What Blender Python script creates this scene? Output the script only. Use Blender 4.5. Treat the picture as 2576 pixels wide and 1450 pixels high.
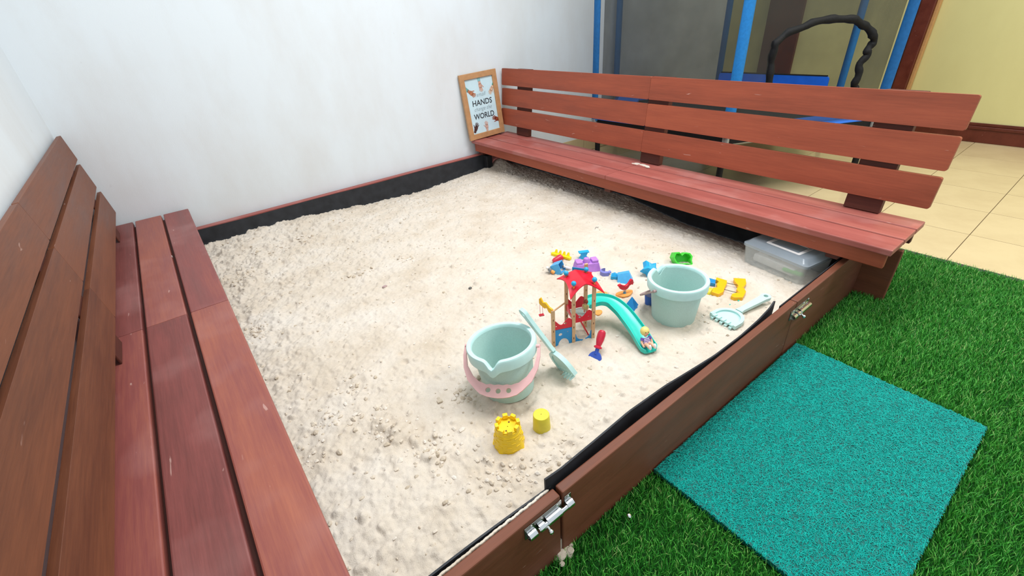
import bpy, bmesh, math, random
import numpy as np
from mathutils import Matrix, Vector, Euler
from mathutils.geometry import tessellate_polygon
random.seed(7); RNG = np.random.default_rng(7)
for o in list(bpy.data.objects): bpy.data.objects.remove(o)
scene = bpy.context.scene; COL = scene.collection
W, H = 2576, 1450
# ------------------------------------------------------------------ camera
CF = 1126.3647; CR = (1.0229176, 0.0679315, -0.6625572); CL = Vector((0.3067754, -2.6743311, 1.0196987))
cd = bpy.data.cameras.new('camera'); cam = bpy.data.objects.new('camera', cd); COL.objects.link(cam)
cd.sensor_fit = 'HORIZONTAL'; cd.sensor_width = 36; cd.lens = 36*CF/W; cd.clip_start = .02
cam.location = CL; cam.rotation_euler = CR; scene.camera = cam
CM = Euler(CR, 'XYZ').to_matrix()
# ------------------------------------------------------------------ world, lights, exposure
scene.view_settings.view_transform = 'Standard'; scene.view_settings.look = 'None'
scene.view_settings.gamma = 1; scene.view_settings.use_curve_mapping = False
scene.view_settings.exposure = 0.28
w = bpy.data.worlds.new('world'); scene.world = w; w.use_nodes = True
w.node_tree.nodes['Background'].inputs[0].default_value = (.86, .95, 1, 1); w.node_tree.nodes['Background'].inputs[1].default_value = .74
def area(name, loc, sx, sy, power, col, target=None):
    l = bpy.data.lights.new(name, 'AREA'); l.shape = 'RECTANGLE'; l.size = sx; l.size_y = sy; l.energy = power; l.color = col
    o = bpy.data.objects.new(name, l); COL.objects.link(o); o.location = loc
    if target: o.rotation_euler = (Vector(target)-Vector(loc)).to_track_quat('-Z', 'Y').to_euler()
    return o
area('ceiling_lamp', (1.5, -1.7, 2.9), 1.3, .7, 52, (.97, .98, 1))
area('ceiling_lamp', (3.0, -3.3, 2.9), 1.2, .4, 40, (1, .95, .86))
area('ceiling_lamp', (4.1, -2.6, 2.9), 1.0, .5, 12, (1, .86, .6))
# ------------------------------------------------------------------ pixel -> place helpers
def ray(px, py): return CM @ Vector(((px-W/2)/CF, -(py-H/2)/CF, -1))
def atz(px, py, z):
    d = ray(px, py); return CL + d*((z-CL.z)/d.z)
def lerp(a, b, t): return a+(b-a)*t
def lin(h):
    h = h.lstrip('#'); r = []
    for i in (0, 2, 4):
        c = int(h[i:i+2], 16)/255; r.append(c/12.92 if c <= .04045 else ((c+.055)/1.055)**2.4)
    return (*r, 1)
# ------------------------------------------------------------------ materials
MATS = {}
def newmat(name):
    m = bpy.data.materials.new(name); m.use_nodes = True; nt = m.node_tree; MATS[name] = m
    b = nt.nodes['Principled BSDF']; return m, nt, b
def N(nt, t, **k):
    n = nt.nodes.new(t)
    for a, v in k.items():
        if a in n.inputs.keys(): n.inputs[a].default_value = v
        else: setattr(n, a, v)
    return n
def ramp(nt, stops):
    r = nt.nodes.new('ShaderNodeValToRGB'); e = r.color_ramp.elements
    while len(e) < len(stops): e.new(.5)
    for i, (p, c) in enumerate(stops): e[i].position = p; e[i].color = c
    return r
def plain(name, col, rough=.45, spec=.5, vary=.08, scale=60, bump=0.0, metallic=0):
    m, nt, b = newmat(name); c = lin(col)
    b.inputs['Roughness'].default_value = rough; b.inputs['Specular IOR Level'].default_value = spec; b.inputs['Metallic'].default_value = metallic
    tc = N(nt, 'ShaderNodeTexCoord'); no = N(nt, 'ShaderNodeTexNoise', Scale=scale, Detail=4.0); nt.links.new(tc.outputs['Object'], no.inputs['Vector'])
    r = ramp(nt, [(.3, tuple(x*(1-vary) for x in c[:3])+(1,)), (.7, tuple(min(1, x*(1+vary)) for x in c[:3])+(1,))])
    nt.links.new(no.outputs['Fac'], r.inputs[0]); nt.links.new(r.outputs[0], b.inputs['Base Color'])
    if bump:
        bp = N(nt, 'ShaderNodeBump', Strength=bump, Distance=.002); nt.links.new(no.outputs['Fac'], bp.inputs['Height']); nt.links.new(bp.outputs[0], b.inputs['Normal'])
    return m
def wood(name, dark, mid, light, axis, rough=.42, dust=.0, var=.1):
    m, nt, b = newmat(name); L = nt.links
    tc = N(nt, 'ShaderNodeTexCoord'); oi = N(nt, 'ShaderNodeObjectInfo')
    add = N(nt, 'ShaderNodeVectorMath', operation='ADD'); mul = N(nt, 'ShaderNodeMath', operation='MULTIPLY'); mul.inputs[1].default_value = 37.0
    L.new(oi.outputs['Random'], mul.inputs[0]); L.new(tc.outputs['Object'], add.inputs[0]); L.new(mul.outputs[0], add.inputs[1])
    def mapped(s_long, s_cross):
        mp = N(nt, 'ShaderNodeMapping'); s = [s_cross]*3; s['xyz'.index(axis)] = s_long; mp.inputs['Scale'].default_value = s
        L.new(add.outputs[0], mp.inputs['Vector']); return mp
    n1 = N(nt, 'ShaderNodeTexNoise', Scale=1.0, Detail=5.0, Roughness=.6); L.new(mapped(2.2, 16).outputs[0], n1.inputs['Vector'])
    n2 = N(nt, 'ShaderNodeTexNoise', Scale=1.0, Detail=6.0, Roughness=.7); L.new(mapped(9, 190).outputs[0], n2.inputs['Vector'])
    n3 = N(nt, 'ShaderNodeTexNoise', Scale=5.0, Detail=3.0); L.new(add.outputs[0], n3.inputs['Vector'])
    r1 = ramp(nt, [(.28, lin(dark)), (.5, lin(mid)), (.75, lin(light))])
    mx = N(nt, 'ShaderNodeMath', operation='MULTIPLY_ADD'); mx.inputs[1].default_value = .35; L.new(n2.outputs['Fac'], mx.inputs[0])
    m2 = N(nt, 'ShaderNodeMath', operation='MULTIPLY_ADD'); m2.inputs[1].default_value = .45; m2.inputs[2].default_value = .08; L.new(n1.outputs['Fac'], m2.inputs[0]); L.new(m2.outputs[0], mx.inputs[2])
    m3 = N(nt, 'ShaderNodeMath', operation='MULTIPLY_ADD'); m3.inputs[1].default_value = var; L.new(oi.outputs['Random'], m3.inputs[0]); L.new(mx.outputs[0], m3.inputs[2])
    ms = N(nt, 'ShaderNodeMath', operation='SUBTRACT'); ms.inputs[1].default_value = var/2; L.new(m3.outputs[0], ms.inputs[0])
    L.new(ms.outputs[0], r1.inputs[0])
    last = r1.outputs[0]
    # worn, chalky patches and pale scuffs
    rd = ramp(nt, [(.52, (0, 0, 0, 1)), (.8, (dust, dust, dust, 1))]); L.new(n3.outputs['Fac'], rd.inputs[0])
    mc = N(nt, 'ShaderNodeMix', data_type='RGBA'); mc.inputs[7].default_value = lin('#c59c98'); L.new(rd.outputs[0], mc.inputs[0]); L.new(last, mc.inputs[6]); last = mc.outputs[2]
    ns = N(nt, 'ShaderNodeTexNoise', Scale=1.0, Detail=2.0, Distortion=.6); L.new(mapped(14, 75).outputs[0], ns.inputs['Vector'])
    rs = ramp(nt, [(.735, (0, 0, 0, 1)), (.78, (.4, .4, .4, 1))]); L.new(ns.outputs['Fac'], rs.inputs[0])
    mc2 = N(nt, 'ShaderNodeMix', data_type='RGBA'); mc2.inputs[7].default_value = lin('#d9b9ad'); L.new(rs.outputs[0], mc2.inputs[0]); L.new(last, mc2.inputs[6])
    L.new(mc2.outputs[2], b.inputs['Base Color'])
    rr = ramp(nt, [(.3, (rough,)*3+(1,)), (.8, (rough+.2,)*3+(1,))]); L.new(n1.outputs['Fac'], rr.inputs[0]); L.new(rr.outputs[0], b.inputs['Roughness'])
    bp = N(nt, 'ShaderNodeBump', Strength=.18, Distance=.0015); L.new(n2.outputs['Fac'], bp.inputs['Height']); L.new(bp.outputs[0], b.inputs['Normal'])
    b.inputs['Specular IOR Level'].default_value = .45
    return m
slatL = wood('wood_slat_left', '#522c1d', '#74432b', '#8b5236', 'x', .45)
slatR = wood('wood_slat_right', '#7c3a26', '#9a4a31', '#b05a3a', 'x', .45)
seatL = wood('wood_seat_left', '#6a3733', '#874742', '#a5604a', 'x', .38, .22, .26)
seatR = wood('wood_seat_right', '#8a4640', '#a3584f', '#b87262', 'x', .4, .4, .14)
boardM = wood('wood_board', '#57301f', '#6f3e29', '#84492f', 'x', .5, .06)
postM = wood('wood_post', '#3f1a12', '#57281c', '#6a3324', 'x', .55)
def wallmat(name, base, stain, amt, warm=None):
    m, nt, b = newmat(name); L = nt.links; tc = N(nt, 'ShaderNodeTexCoord')
    mp = N(nt, 'ShaderNodeMapping'); mp.inputs['Scale'].default_value = (2.2, 2.2, .9); L.new(tc.outputs['Object'], mp.inputs['Vector'])
    n1 = N(nt, 'ShaderNodeTexNoise', Scale=1.6, Detail=7.0, Roughness=.62); L.new(mp.outputs[0], n1.inputs['Vector'])
    r = ramp(nt, [(.42, lin(base)), (.72, tuple(lerp(a, c, amt) for a, c in zip(lin(base), lin(stain))))]); L.new(n1.outputs['Fac'], r.inputs[0])
    n2 = N(nt, 'ShaderNodeTexNoise', Scale=26.0, Detail=3.0); L.new(tc.outputs['Object'], n2.inputs['Vector'])
    rs = ramp(nt, [(.74, (0, 0, 0, 1)), (.8, (.5*amt,)*3+(1,))]); L.new(n2.outputs['Fac'], rs.inputs[0])
    mc = N(nt, 'ShaderNodeMix', data_type='RGBA'); mc.inputs[7].default_value = lin('#9b948c'); L.new(rs.outputs[0], mc.inputs[0]); L.new(r.outputs[0], mc.inputs[6]); L.new(mc.outputs[2], b.inputs['Base Color'])
    n3 = N(nt, 'ShaderNodeTexNoise', Scale=180.0, Detail=3.0); L.new(tc.outputs['Object'], n3.inputs['Vector'])
    bp = N(nt, 'ShaderNodeBump', Strength=.12, Distance=.002); L.new(n3.outputs['Fac'], bp.inputs['Height']); L.new(bp.outputs[0], b.inputs['Normal'])
    b.inputs['Roughness'].default_value = .6; return m
M_wall = wallmat('wall_white', '#dbe2e7', '#cbc8c4', .45)
M_yel = wallmat('wall_yellow', '#d4cd92', '#c6bd84', .4)
M_yel.node_tree.nodes['Principled BSDF'].inputs['Roughness'].default_value = .32
# sand
M_sand, nt, b = newmat('sand'); L = nt.links; tc = N(nt, 'ShaderNodeTexCoord')
n1 = N(nt, 'ShaderNodeTexNoise', Scale=5.0, Detail=8.0, Roughness=.65); n2 = N(nt, 'ShaderNodeTexNoise', Scale=420.0, Detail=4.0, Roughness=.7)
n3 = N(nt, 'ShaderNodeTexNoise', Scale=46.0, Detail=5.0, Roughness=.7)
for n in (n1, n2, n3): L.new(tc.outputs['Object'], n.inputs['Vector'])
r1 = ramp(nt, [(.3, lin('#c9baa7')), (.5, lin('#d5c9ba')), (.7, lin('#dcd3c8'))]); L.new(n1.outputs['Fac'], r1.inputs[0])
r2 = ramp(nt, [(.28, lin('#8f7a60')), (.42, lin('#ffffff'))]); L.new(n2.outputs['Fac'], r2.inputs[0])
mm = N(nt, 'ShaderNodeMix', data_type='RGBA', blend_type='MULTIPLY'); mm.inputs[0].default_value = .45; L.new(r1.outputs[0], mm.inputs[6]); L.new(r2.outputs[0], mm.inputs[7]); L.new(mm.outputs[2], b.inputs['Base Color'])
b.inputs['Roughness'].default_value = .95; b.inputs['Specular IOR Level'].default_value = .1
bp = N(nt, 'ShaderNodeBump', Strength=.5, Distance=.002); L.new(n2.outputs['Fac'], bp.inputs['Height'])
bp2 = N(nt, 'ShaderNodeBump', Strength=.45, Distance=.006); L.new(n3.outputs['Fac'], bp2.inputs['Height']); L.new(bp.outputs[0], bp2.inputs['Normal']); L.new(bp2.outputs[0], b.inputs['Normal'])
def island(name, stops, rough, spec=.4):
    m, nt, b = newmat(name); g = N(nt, 'ShaderNodeNewGeometry'); r = ramp(nt, [(p, lin(c)) for p, c in stops])
    nt.links.new(g.outputs['Random Per Island'], r.inputs[0]); nt.links.new(r.outputs[0], b.inputs['Base Color'])
    b.inputs['Roughness'].default_value = rough; b.inputs['Specular IOR Level'].default_value = spec; return m
M_grass = island('turf_blades', [(0, '#1a6419'), (.35, '#308a29'), (.7, '#48a637'), (.93, '#6cba4c'), (1, '#b2cc80')], .5)
M_grassbase = plain('turf_backing', '#123c12', .9, .1, .3, 90)
M_clod = island('sand_clods', [(0, '#bdae9a'), (.5, '#d2c5b4'), (1, '#dcd3c8')], .95, .1)
M_matf = island('mat_fibre', [(0, '#07968d'), (.5, '#0db3a8'), (1, '#24c6b9')], .35)
M_matb = plain('mat_base', '#04605c', .6, .3, .5, 260, .6)
M_tile = wallmat('floor_tile', '#ceba93', '#b7a07b', .5); M_tile.node_tree.nodes['Principled BSDF'].inputs['Roughness'].default_value = .2
M_grout = plain('grout', '#a5977c', .8); M_liner = plain('black_liner', '#26282d', .55, .4, .35, 22, .2)
M_edge = plain('edge_strip', '#2c2e33', .6)
M_brown = wood('brown_trim', '#45170e', '#5d2415', '#70301c', 'x', .35); M_tan = plain('tan_bead', '#b98b58', .5)
M_mint = plain('mint_plastic', '#bfe2df', .38, .4, .03); M_mint2 = plain('mint_plastic_speckled', '#b3d2cc', .5, .4, .05, 300)
M_pink = plain('pink_plastic', '#e3b3b2', .4, .4, .03); M_red = plain('red_paint', '#cf0f2b', .35, .5, .04)
M_blue = plain('blue_paint', '#1687c4', .4, .5, .04); M_ball = plain('ball_blue', '#1a9fcd', .35, .5, .03)
M_ply = plain('birch_ply', '#cda57d', .55, .4, .08, 140); M_slot = plain('slot_dark', '#5d3b27', .8)
M_slide = plain('turquoise_plastic', '#22c4b4', .28, .5, .03); M_yel2 = plain('yellow_plastic', '#f3b50f', .4, .5, .04)
M_yelc = plain('castle_yellow', '#f2cb1a', .38, .5, .04); M_lime = plain('dull_yellow', '#d8c93a', .45, .5, .04)
M_comb = plain('lemon_plastic', '#f1d60c', .4); M_lil = plain('lilac_plastic', '#b97fd6', .42); M_peri = plain('periwinkle_plastic', '#7b7fc4', .45)
M_cyan = plain('cyan_plastic', '#1ba6dc', .35); M_sky = plain('sky_blue_plastic', '#4aa8e0', .38); M_navy = plain('navy_plastic', '#2f4fae', .4)
M_pyr = plain('pyramid_blue', '#2389cf', .38); M_green = plain('green_plastic', '#45cf38', .4); M_orange = plain('orange_plastic', '#e79a4b', .5)
M_rasp = plain('raspberry_plastic', '#c5203d', .35); M_pink_shaded = plain('pink_plastic_shaded', '#a98d8b', .5)  # mauve tone: pink handle with its shade put into the colour; reused on a stone
M_chrome = plain('chrome', '#d9dadc', .14, .5, .02, 60, 0, 1); M_steel = plain('steel', '#8d8c86', .35, .5, .08, 60, 0, 1)
M_wire = plain('dark_wire', '#4b443c', .4, .5, .05, 60, 0, .7); M_skin = plain('doll_skin', '#e8b79a', .45); M_blond = plain('doll_blond', '#e6d07c', .4)
M_auburn = plain('doll_auburn', '#8d3a22', .5); M_white = plain('white_plastic', '#ece9e6', .45); M_grey = plain('grey_plastic', '#77787a', .45); M_black = plain('black_foam', '#0d0d0f', .7, .3, .4, 120, .5)
M_cream = plain('cream_plastic', '#d9d68e', .45); M_purple = plain('doll_purple', '#6b4fa6', .5)
M_padb = plain('blue_vinyl', '#1f68cc', .4, .5, .18, 9, .3); M_pole = plain('blue_foam_sleeve', '#1f78bd', .65, .3, .1, 90); M_sleeve = plain('blue_webbing', '#1b5c94', .75, .3, .12, 70)
M_galv = plain('galvanised', '#aeb2b2', .4, .5, .05, 60, 0, .6); M_tmat = plain('trampoline_fabric', '#17181b', .8)
M_frame = plain('frame_wood', '#b5895f', .5, .4, .1, 40); M_paper = plain('print_paper', '#c3dfe8', .5, .4, .06, 12)
M_ink = plain('ink_dark', '#2a3036', .6); M_ink2 = plain('ink_grey', '#76858d', .6)
def net(name, col, f):
    m, nt, b = newmat(name); b.inputs['Base Color'].default_value = lin(col); b.inputs['Roughness'].default_value = .8
    t = N(nt, 'ShaderNodeBsdfTransparent'); x = N(nt, 'ShaderNodeMixShader'); x.inputs[0].default_value = f
    tc = N(nt, 'ShaderNodeTexCoord'); no = N(nt, 'ShaderNodeTexNoise', Scale=5.0, Detail=4.0); nt.links.new(tc.outputs['Object'], no.inputs['Vector'])
    r = ramp(nt, [(.3, (f-.06,)*3+(1,)), (.7, (f+.06,)*3+(1,))]); nt.links.new(no.outputs['Fac'], r.inputs[0]); nt.links.new(r.outputs[0], x.inputs[0])
    nt.links.new(t.outputs[0], x.inputs[1]); nt.links.new(b.outputs[0], x.inputs[2]); nt.links.new(x.outputs[0], nt.nodes['Material Output'].inputs[0]); return m
M_net = net('safety_net', '#33342e', .48)
M_clear = net('frosted_clear_plastic', '#cfd3d2', .36); M_clear.node_tree.nodes['Principled BSDF'].inputs['Roughness'].default_value = .25
M_lid = net('clear_lid', '#aebac4', .5); M_lid.node_tree.nodes['Principled BSDF'].inputs['Roughness'].default_value = .15
M_cupb = net('blue_clear_plastic', '#3f72c8', .75)
# shirt stripes (print)
M_shirt, nt, b = newmat('striped_shirt'); tc = N(nt, 'ShaderNodeTexCoord'); wv = N(nt, 'ShaderNodeTexWave', bands_direction='Z', Scale=88.0); nt.links.new(tc.outputs['Object'], wv.inputs['Vector'])
r = ramp(nt, [(.45, lin('#6b4fa6')), (.55, lin('#e4e0ef'))]); r.color_ramp.interpolation = 'CONSTANT'; nt.links.new(wv.outputs['Fac'], r.inputs[0]); nt.links.new(r.outputs[0], b.inputs['Base Color'])

# ------------------------------------------------------------------ geometry helpers
class G:
    def __init__(s): s.v = []; s.f = []
    def add(s, v, f, M=None):
        n = len(s.v); s.v += [tuple(M @ Vector(p)) if M is not None else tuple(p) for p in v]; s.f += [tuple(i+n for i in q) for q in f]; return s
    def box(s, x0, x1, y0, y1, z0, z1, M=None):
        return s.add([(x, y, z) for z in (z0, z1) for y in (y0, y1) for x in (x0, x1)], [(0, 2, 3, 1), (4, 5, 7, 6), (0, 1, 5, 4), (2, 6, 7, 3), (0, 4, 6, 2), (1, 3, 7, 5)], M)
    def tube(s, pts, r, n=10, M=None, closed=False, sq=1.0, caps=True):
        pts = [Vector(p) for p in pts]; k = len(pts); rr = r if isinstance(r, (list, tuple)) else [r]*k; V = []; F = []
        t0 = (pts[1]-pts[0]).normalized(); up = Vector((0, 0, 1)) if abs(t0.z) < .9 else Vector((1, 0, 0))
        a = t0.cross(up).normalized()
        for i, p in enumerate(pts):
            if closed: t = (pts[(i+1) % k]-pts[i-1]).normalized()
            else: t = (pts[min(i+1, k-1)]-pts[max(i-1, 0)]).normalized()
            a = (a-t*a.dot(t)).normalized(); c = t.cross(a)
            for j in range(n):
                g = 2*math.pi*j/n; V.append(p+a*(rr[i]*math.cos(g))+c*(rr[i]*sq*math.sin(g)))
        for i in range(k if closed else k-1):
            for j in range(n): F.append((i*n+j, i*n+(j+1) % n, ((i+1) % k)*n+(j+1) % n, ((i+1) % k)*n+j))
        if not closed and caps: F += [tuple(range(n))[::-1], tuple(range((k-1)*n, k*n))]
        return s.add(V, F, M)
    def lathe(s, prof, n=48, M=None, mod=None, cap0=True, cap1=False):
        V = []; F = []; k = len(prof)
        for i, (r, z) in enumerate(prof):
            for j in range(n):
                a = 2*math.pi*j/n; p = (r*math.cos(a), r*math.sin(a), z); V.append(mod(p, a, i) if mod else p)
        for i in range(k-1):
            for j in range(n): F.append((i*n+j, i*n+(j+1) % n, (i+1)*n+(j+1) % n, (i+1)*n+j))
        if cap0: F.append(tuple(range(n))[::-1])
        if cap1: F.append(tuple(range((k-1)*n, k*n)))
        return s.add(V, F, M)
    def shape(s, loops, t, M=None):
        P = [p for l in loops for p in l]; n = len(P); tris = tessellate_polygon([[Vector((*p, 0)) for p in l] for l in loops])
        V = [(x, y, t/2) for x, y in P]+[(x, y, -t/2) for x, y in P]; F = [tuple(q) for q in tris]+[tuple(i+n for i in q)[::-1] for q in tris]; o = 0
        for l in loops:
            m = len(l)
            for i in range(m): F.append((o+i, o+(i+1) % m, n+o+(i+1) % m, n+o+i))
            o += m
        return s.add(V, F, M)
    def ball(s, c, r, M=None, n=16, sc=(1, 1, 1)):
        k = n//2+1; V = []; F = []
        for i in range(k):
            th = math.pi*i/(k-1)
            for j in range(n):
                a = 2*math.pi*j/n; V.append((c[0]+sc[0]*r*math.sin(th)*math.cos(a), c[1]+sc[1]*r*math.sin(th)*math.sin(a), c[2]+sc[2]*r*math.cos(th)))
        for i in range(k-1):
            for j in range(n): F.append((i*n+j, i*n+(j+1) % n, (i+1)*n+(j+1) % n, (i+1)*n+j))
        return s.add(V, F, M)
    def build(s, name, mat, parent=None, bevel=0, smooth=40, loc=None, rot=None, seg=2, noclean=False):
        me = bpy.data.meshes.new(name); me.from_pydata(s.v, [], s.f)
        if not noclean:
            bm = bmesh.new(); bm.from_mesh(me); bmesh.ops.remove_doubles(bm, verts=bm.verts, dist=1e-6); bmesh.ops.recalc_face_normals(bm, faces=bm.faces); bm.to_mesh(me); bm.free()
        if smooth:
            me.polygons.foreach_set('use_smooth', [True]*len(me.polygons)); me.set_sharp_from_angle(angle=math.radians(smooth))
        return place(me, name, mat, parent, bevel, loc, rot, seg)
def place(me, name, mat, parent=None, bevel=0, loc=None, rot=None, seg=2):
    o = bpy.data.objects.new(name, me); COL.objects.link(o)
    if mat and not me.materials: me.materials.append(mat)
    if parent: o.parent = parent
    if loc is not None: o.location = loc
    if rot is not None: o.rotation_euler = rot
    if bevel:
        m = o.modifiers.new('bevel', 'BEVEL'); m.width = bevel; m.segments = seg; m.limit_method = 'ANGLE'; m.angle_limit = math.radians(40)
    return o
def fastmesh(name, V, F, smooth=False):
    me = bpy.data.meshes.new(name); k = F.shape[1]; me.vertices.add(len(V)); me.vertices.foreach_set('co', V.astype(np.float32).ravel())
    me.loops.add(F.size); me.loops.foreach_set('vertex_index', F.astype(np.int32).ravel()); me.polygons.add(len(F))
    me.polygons.foreach_set('loop_start', np.arange(0, F.size, k, dtype=np.int32)); me.polygons.foreach_set('use_smooth', np.full(len(F), smooth)); me.update(calc_edges=True); return me
def tag(o, label, cat=None, group=None, kind=None):
    o['label'] = label
    if cat: o['category'] = cat
    if group: o['group'] = group
    if kind: o['kind'] = kind
    return o
def thing(name, label, cat, loc=(0, 0, 0), rot=(0, 0, 0), group=None):
    o = bpy.data.objects.new(name, None); COL.objects.link(o); o.location = loc; o.rotation_euler = rot; o.empty_display_size = .05; return tag(o, label, cat, group)
def struct(o, label=None):
    o['kind'] = 'structure'
    if label: o['label'] = label
    return o
def T(x=0, y=0, z=0): return Matrix.Translation((x, y, z))
def R(a, ax): return Matrix.Rotation(math.radians(a), 4, ax)
def circ(cx, cy, r, n=20, a0=0, a1=360, sy=1): 
    full = abs(a1-a0) >= 360; m = n if full else n-1
    return [(cx+r*math.cos(math.radians(a0+(a1-a0)*i/m)), cy+sy*r*math.sin(math.radians(a0+(a1-a0)*i/m))) for i in range(n)]
def rrect(x0, x1, y0, y1, r, n=5):
    P = []
    for cx, cy, a in ((x1-r, y1-r, 0), (x0+r, y1-r, 90), (x0+r, y0+r, 180), (x1-r, y0+r, 270)): P += circ(cx, cy, r, n, a, a+90)
    return P

# ------------------------------------------------------------------ the setting
XW = -.034; XF = 4.98
struct(G().box(XW-.15, XF+.15, 0, .15, -.05, 2.9).build('wall_back', M_wall, smooth=0), 'white painted wall with faint stains behind the sandbox')
struct(G().box(XW-.15, XW, -4.2, 0, -.05, 2.9).build('wall_left', M_wall, smooth=0), 'white wall beside the left bench')
struct(G().box(XF, XF+.15, -4.6, 0, -.05, 2.9).build('wall_right', M_yel, smooth=0), 'pale yellow wall at the far right')
fl = struct(G().box(2.76, XF, -4.6, 0, -.06, -.012).box(2.262, 2.76, -1.945, 0, -.06, -.012).build('floor', M_grout, smooth=0), 'beige tiled floor behind the bench')
tile_me = None; TS = .36
for i in range(7):
    for j in range(-6, 7):
        x0 = 2.76+TS*i; y0 = -2.44+TS*j; x1 = min(x0+TS, XF); y1 = min(y0+TS, 0)
        if y1-y0 < .02 or y0 < -4.6 or x1-x0 < .02: continue
        full = abs(x1-x0-TS) < 1e-6 and abs(y1-y0-TS) < 1e-6
        if full and tile_me: o = place(tile_me, 'tile', None, fl, 0, (x0+TS/2, y0+TS/2, 0))
        else:
            a, c = (x1-x0)/2-.0015, (y1-y0)/2-.0015
            o = G().box(-a, a, -c, c, -.012, 0).build('tile', M_tile, fl, .001, 0, ((x0+x1)/2, (y0+y1)/2, 0))
            if full: tile_me = o.data
for i in range(2):
    for j in range(1, 7):
        x0, x1 = (2.262, 2.40, 2.76)[i:i+2]; y0 = max(-2.44+TS*j, -1.94); y1 = min(-2.44+TS*(j+1), 0)
        if y1-y0 > .02: G().box((x0-x1)/2+.0015, (x1-x0)/2-.0015, (y0-y1)/2+.0015, (y1-y0)/2-.0015, -.012, 0).build('tile', M_tile, fl, .001, 0, ((x0+x1)/2, (y0+y1)/2, 0))
# yellow-wall skirting, two steps, and the tiled skirting of the white wall
bb = struct(G().box(-.014, 0, -3.02, 0, 0, .10).build('baseboard_right', M_brown, None, .004, 0, (XF, -1.58, 0)), 'dark brown moulded skirting under the yellow wall')
G().box(-.022, 0, -3.02, 0, .088, .112).build('moulding', M_brown, bb, .005); G().box(-.010, 0, -3.02, 0, .112, .132).build('moulding', M_brown, bb, .003)
bk = struct(G().box(0, XF-2.34, -.006, 0, 0, .12).build('baseboard_back', M_grout, None, 0, 0, (2.34, 0, 0)), 'low beige tile skirting behind the bench')
for i in range(7):
    G().box(.003, min(TS, XF-2.34-TS*i)-.003, -.011, -.004, .004, .122).build('tile', M_tile, bk, .001, 0, (TS*i, 0, 0))
# door in the far wall
dr = struct(G().box(0, .025, -1.44, -.68, 0, 2.1).build('door_1', M_yel, None, 0, 0, (XF-.025, 0, 0)), 'yellow door between dark brown jambs')
G().box(-.03, .02, -.70, -.41, 0, 2.14).build('jamb', M_brown, dr, .004)
G().box(-.03, .02, -1.49, -1.44, 0, 2.14).build('jamb', M_brown, dr, .004)
G().box(-.055, .0, -1.575, -1.49, 0, 2.14).build('jamb', M_brown, dr, .006)
G().box(-.03, .02, -1.595, -1.575, 0, 2.14).build('bead', M_tan, dr, .003)
G().box(-.03, .02, -1.575, -.41, 2.10, 2.2).build('lintel', M_brown, dr, .004)

# ------------------------------------------------------------------ sandbox frame
RIM = .216; YF0 = -2.277; YF1 = -2.255
sb = thing('sandbox', 'large red-brown wooden sandbox frame lined with black sheet, gate bolted shut', 'sandbox', (1.1, -1.15, 0))
def board(name, parent, c, half, mat, rot=(0, 0, 0), bevel=.003, off=None, long='x', corner=0, side=None):
    """plank with its grain along local x; long says which world axis it runs along"""
    hx, hy, hz = half
    if corner: g = G().shape([rrect(-hx, hx, -hz, hz, corner)], 2*hy, Matrix(((1, 0, 0, 0), (0, 0, 1, 0), (0, 1, 0, 0), (0, 0, 0, 1))))
    else: g = G().box(-hx, hx, -hy, hy, -hz, hz)
    o = g.build(name, mat, parent, bevel, 0)
    M = T(*c) @ Euler(rot).to_matrix().to_4x4()
    if long == 'y': M = M @ R(90, 'Z')
    if parent is not None: M = T(*(-Vector(parent.location))) @ M
    o.matrix_local = M; return o
def bx(name, x0, x1, y0, y1, z0, z1, mat, parent, long='x', bevel=.003):
    c = ((x0+x1)/2, (y0+y1)/2, (z0+z1)/2); h = ((x1-x0)/2, (y1-y0)/2, (z1-z0)/2)
    if long == 'y': h = (h[1], h[0], h[2])
    return board(name, parent, c, h, mat, bevel=bevel, long=long)
bx('frame_board', .02, .667, YF0, YF1, -.02, RIM-.002, boardM, sb)
gate = bx('gate_board', .673, 1.652, YF0, YF1, .001, RIM, boardM, sb); gate['label'] = 'removable gate board held by two barrel bolts'
bx('frame_board', 1.655, 2.226, YF0, YF1, -.02, RIM, boardM, sb)
bx('frame_board', .02, 2.226, -.047, -.012, 0, RIM, seatR, sb)
bx('frame_board', 2.228, 2.25, -2.375, -.012, 0, RIM-.004, boardM, sb, 'y')
bx('frame_board', -.002, .018, -2.375, -.012, 0, RIM-.004, boardM, sb, 'y')
bx('corner_post', 2.185, 2.226, -2.254, -2.21, 0, .205, boardM, sb); bx('corner_post', 2.03, 2.075, -.092, -.0505, 0, .205, M_liner, sb)
SBM = T(-1.1, 1.15, 0)
def strip(name, pts, t, mat, parent, M):
    """vertical sheet: pts = (x, y, ztop); runs down to z=0.03"""
    g = G(); V = []; F = []; n = len(pts)
    for i, (x, y, z) in enumerate(pts):
        a = Vector(pts[max(i-1, 0)][:2]); c = Vector(pts[min(i+1, n-1)][:2]); d = (c-a).normalized(); nn = Vector((-d.y, d.x))*t
        V += [(x, y, .03), (x, y, z), (x+nn.x, y+nn.y, z), (x+nn.x, y+nn.y, .03)]
    for i in range(n-1):
        for k in range(4): F.append((4*i+k, 4*i+(k+1) % 4, 4*i+4+(k+1) % 4, 4*i+4+k))
    F += [(0, 1, 2, 3), (4*n-1, 4*n-2, 4*n-3, 4*n-4)]
    return g.add(V, F, M).build(name, mat, parent, 0, 30)
wob = lambda x, a, f, p: a*math.sin(f*x+p)
strip('liner', [(x, -.052, RIM-.006+wob(x, .0015, 9, 0)) for x in np.linspace(.03, 2.03, 40)], .003, M_liner, sb, SBM)
strip('liner', [(2.222, y, RIM-.03) for y in np.linspace(-.06, -2.2, 24)], .003, M_liner, sb, SBM)
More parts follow.
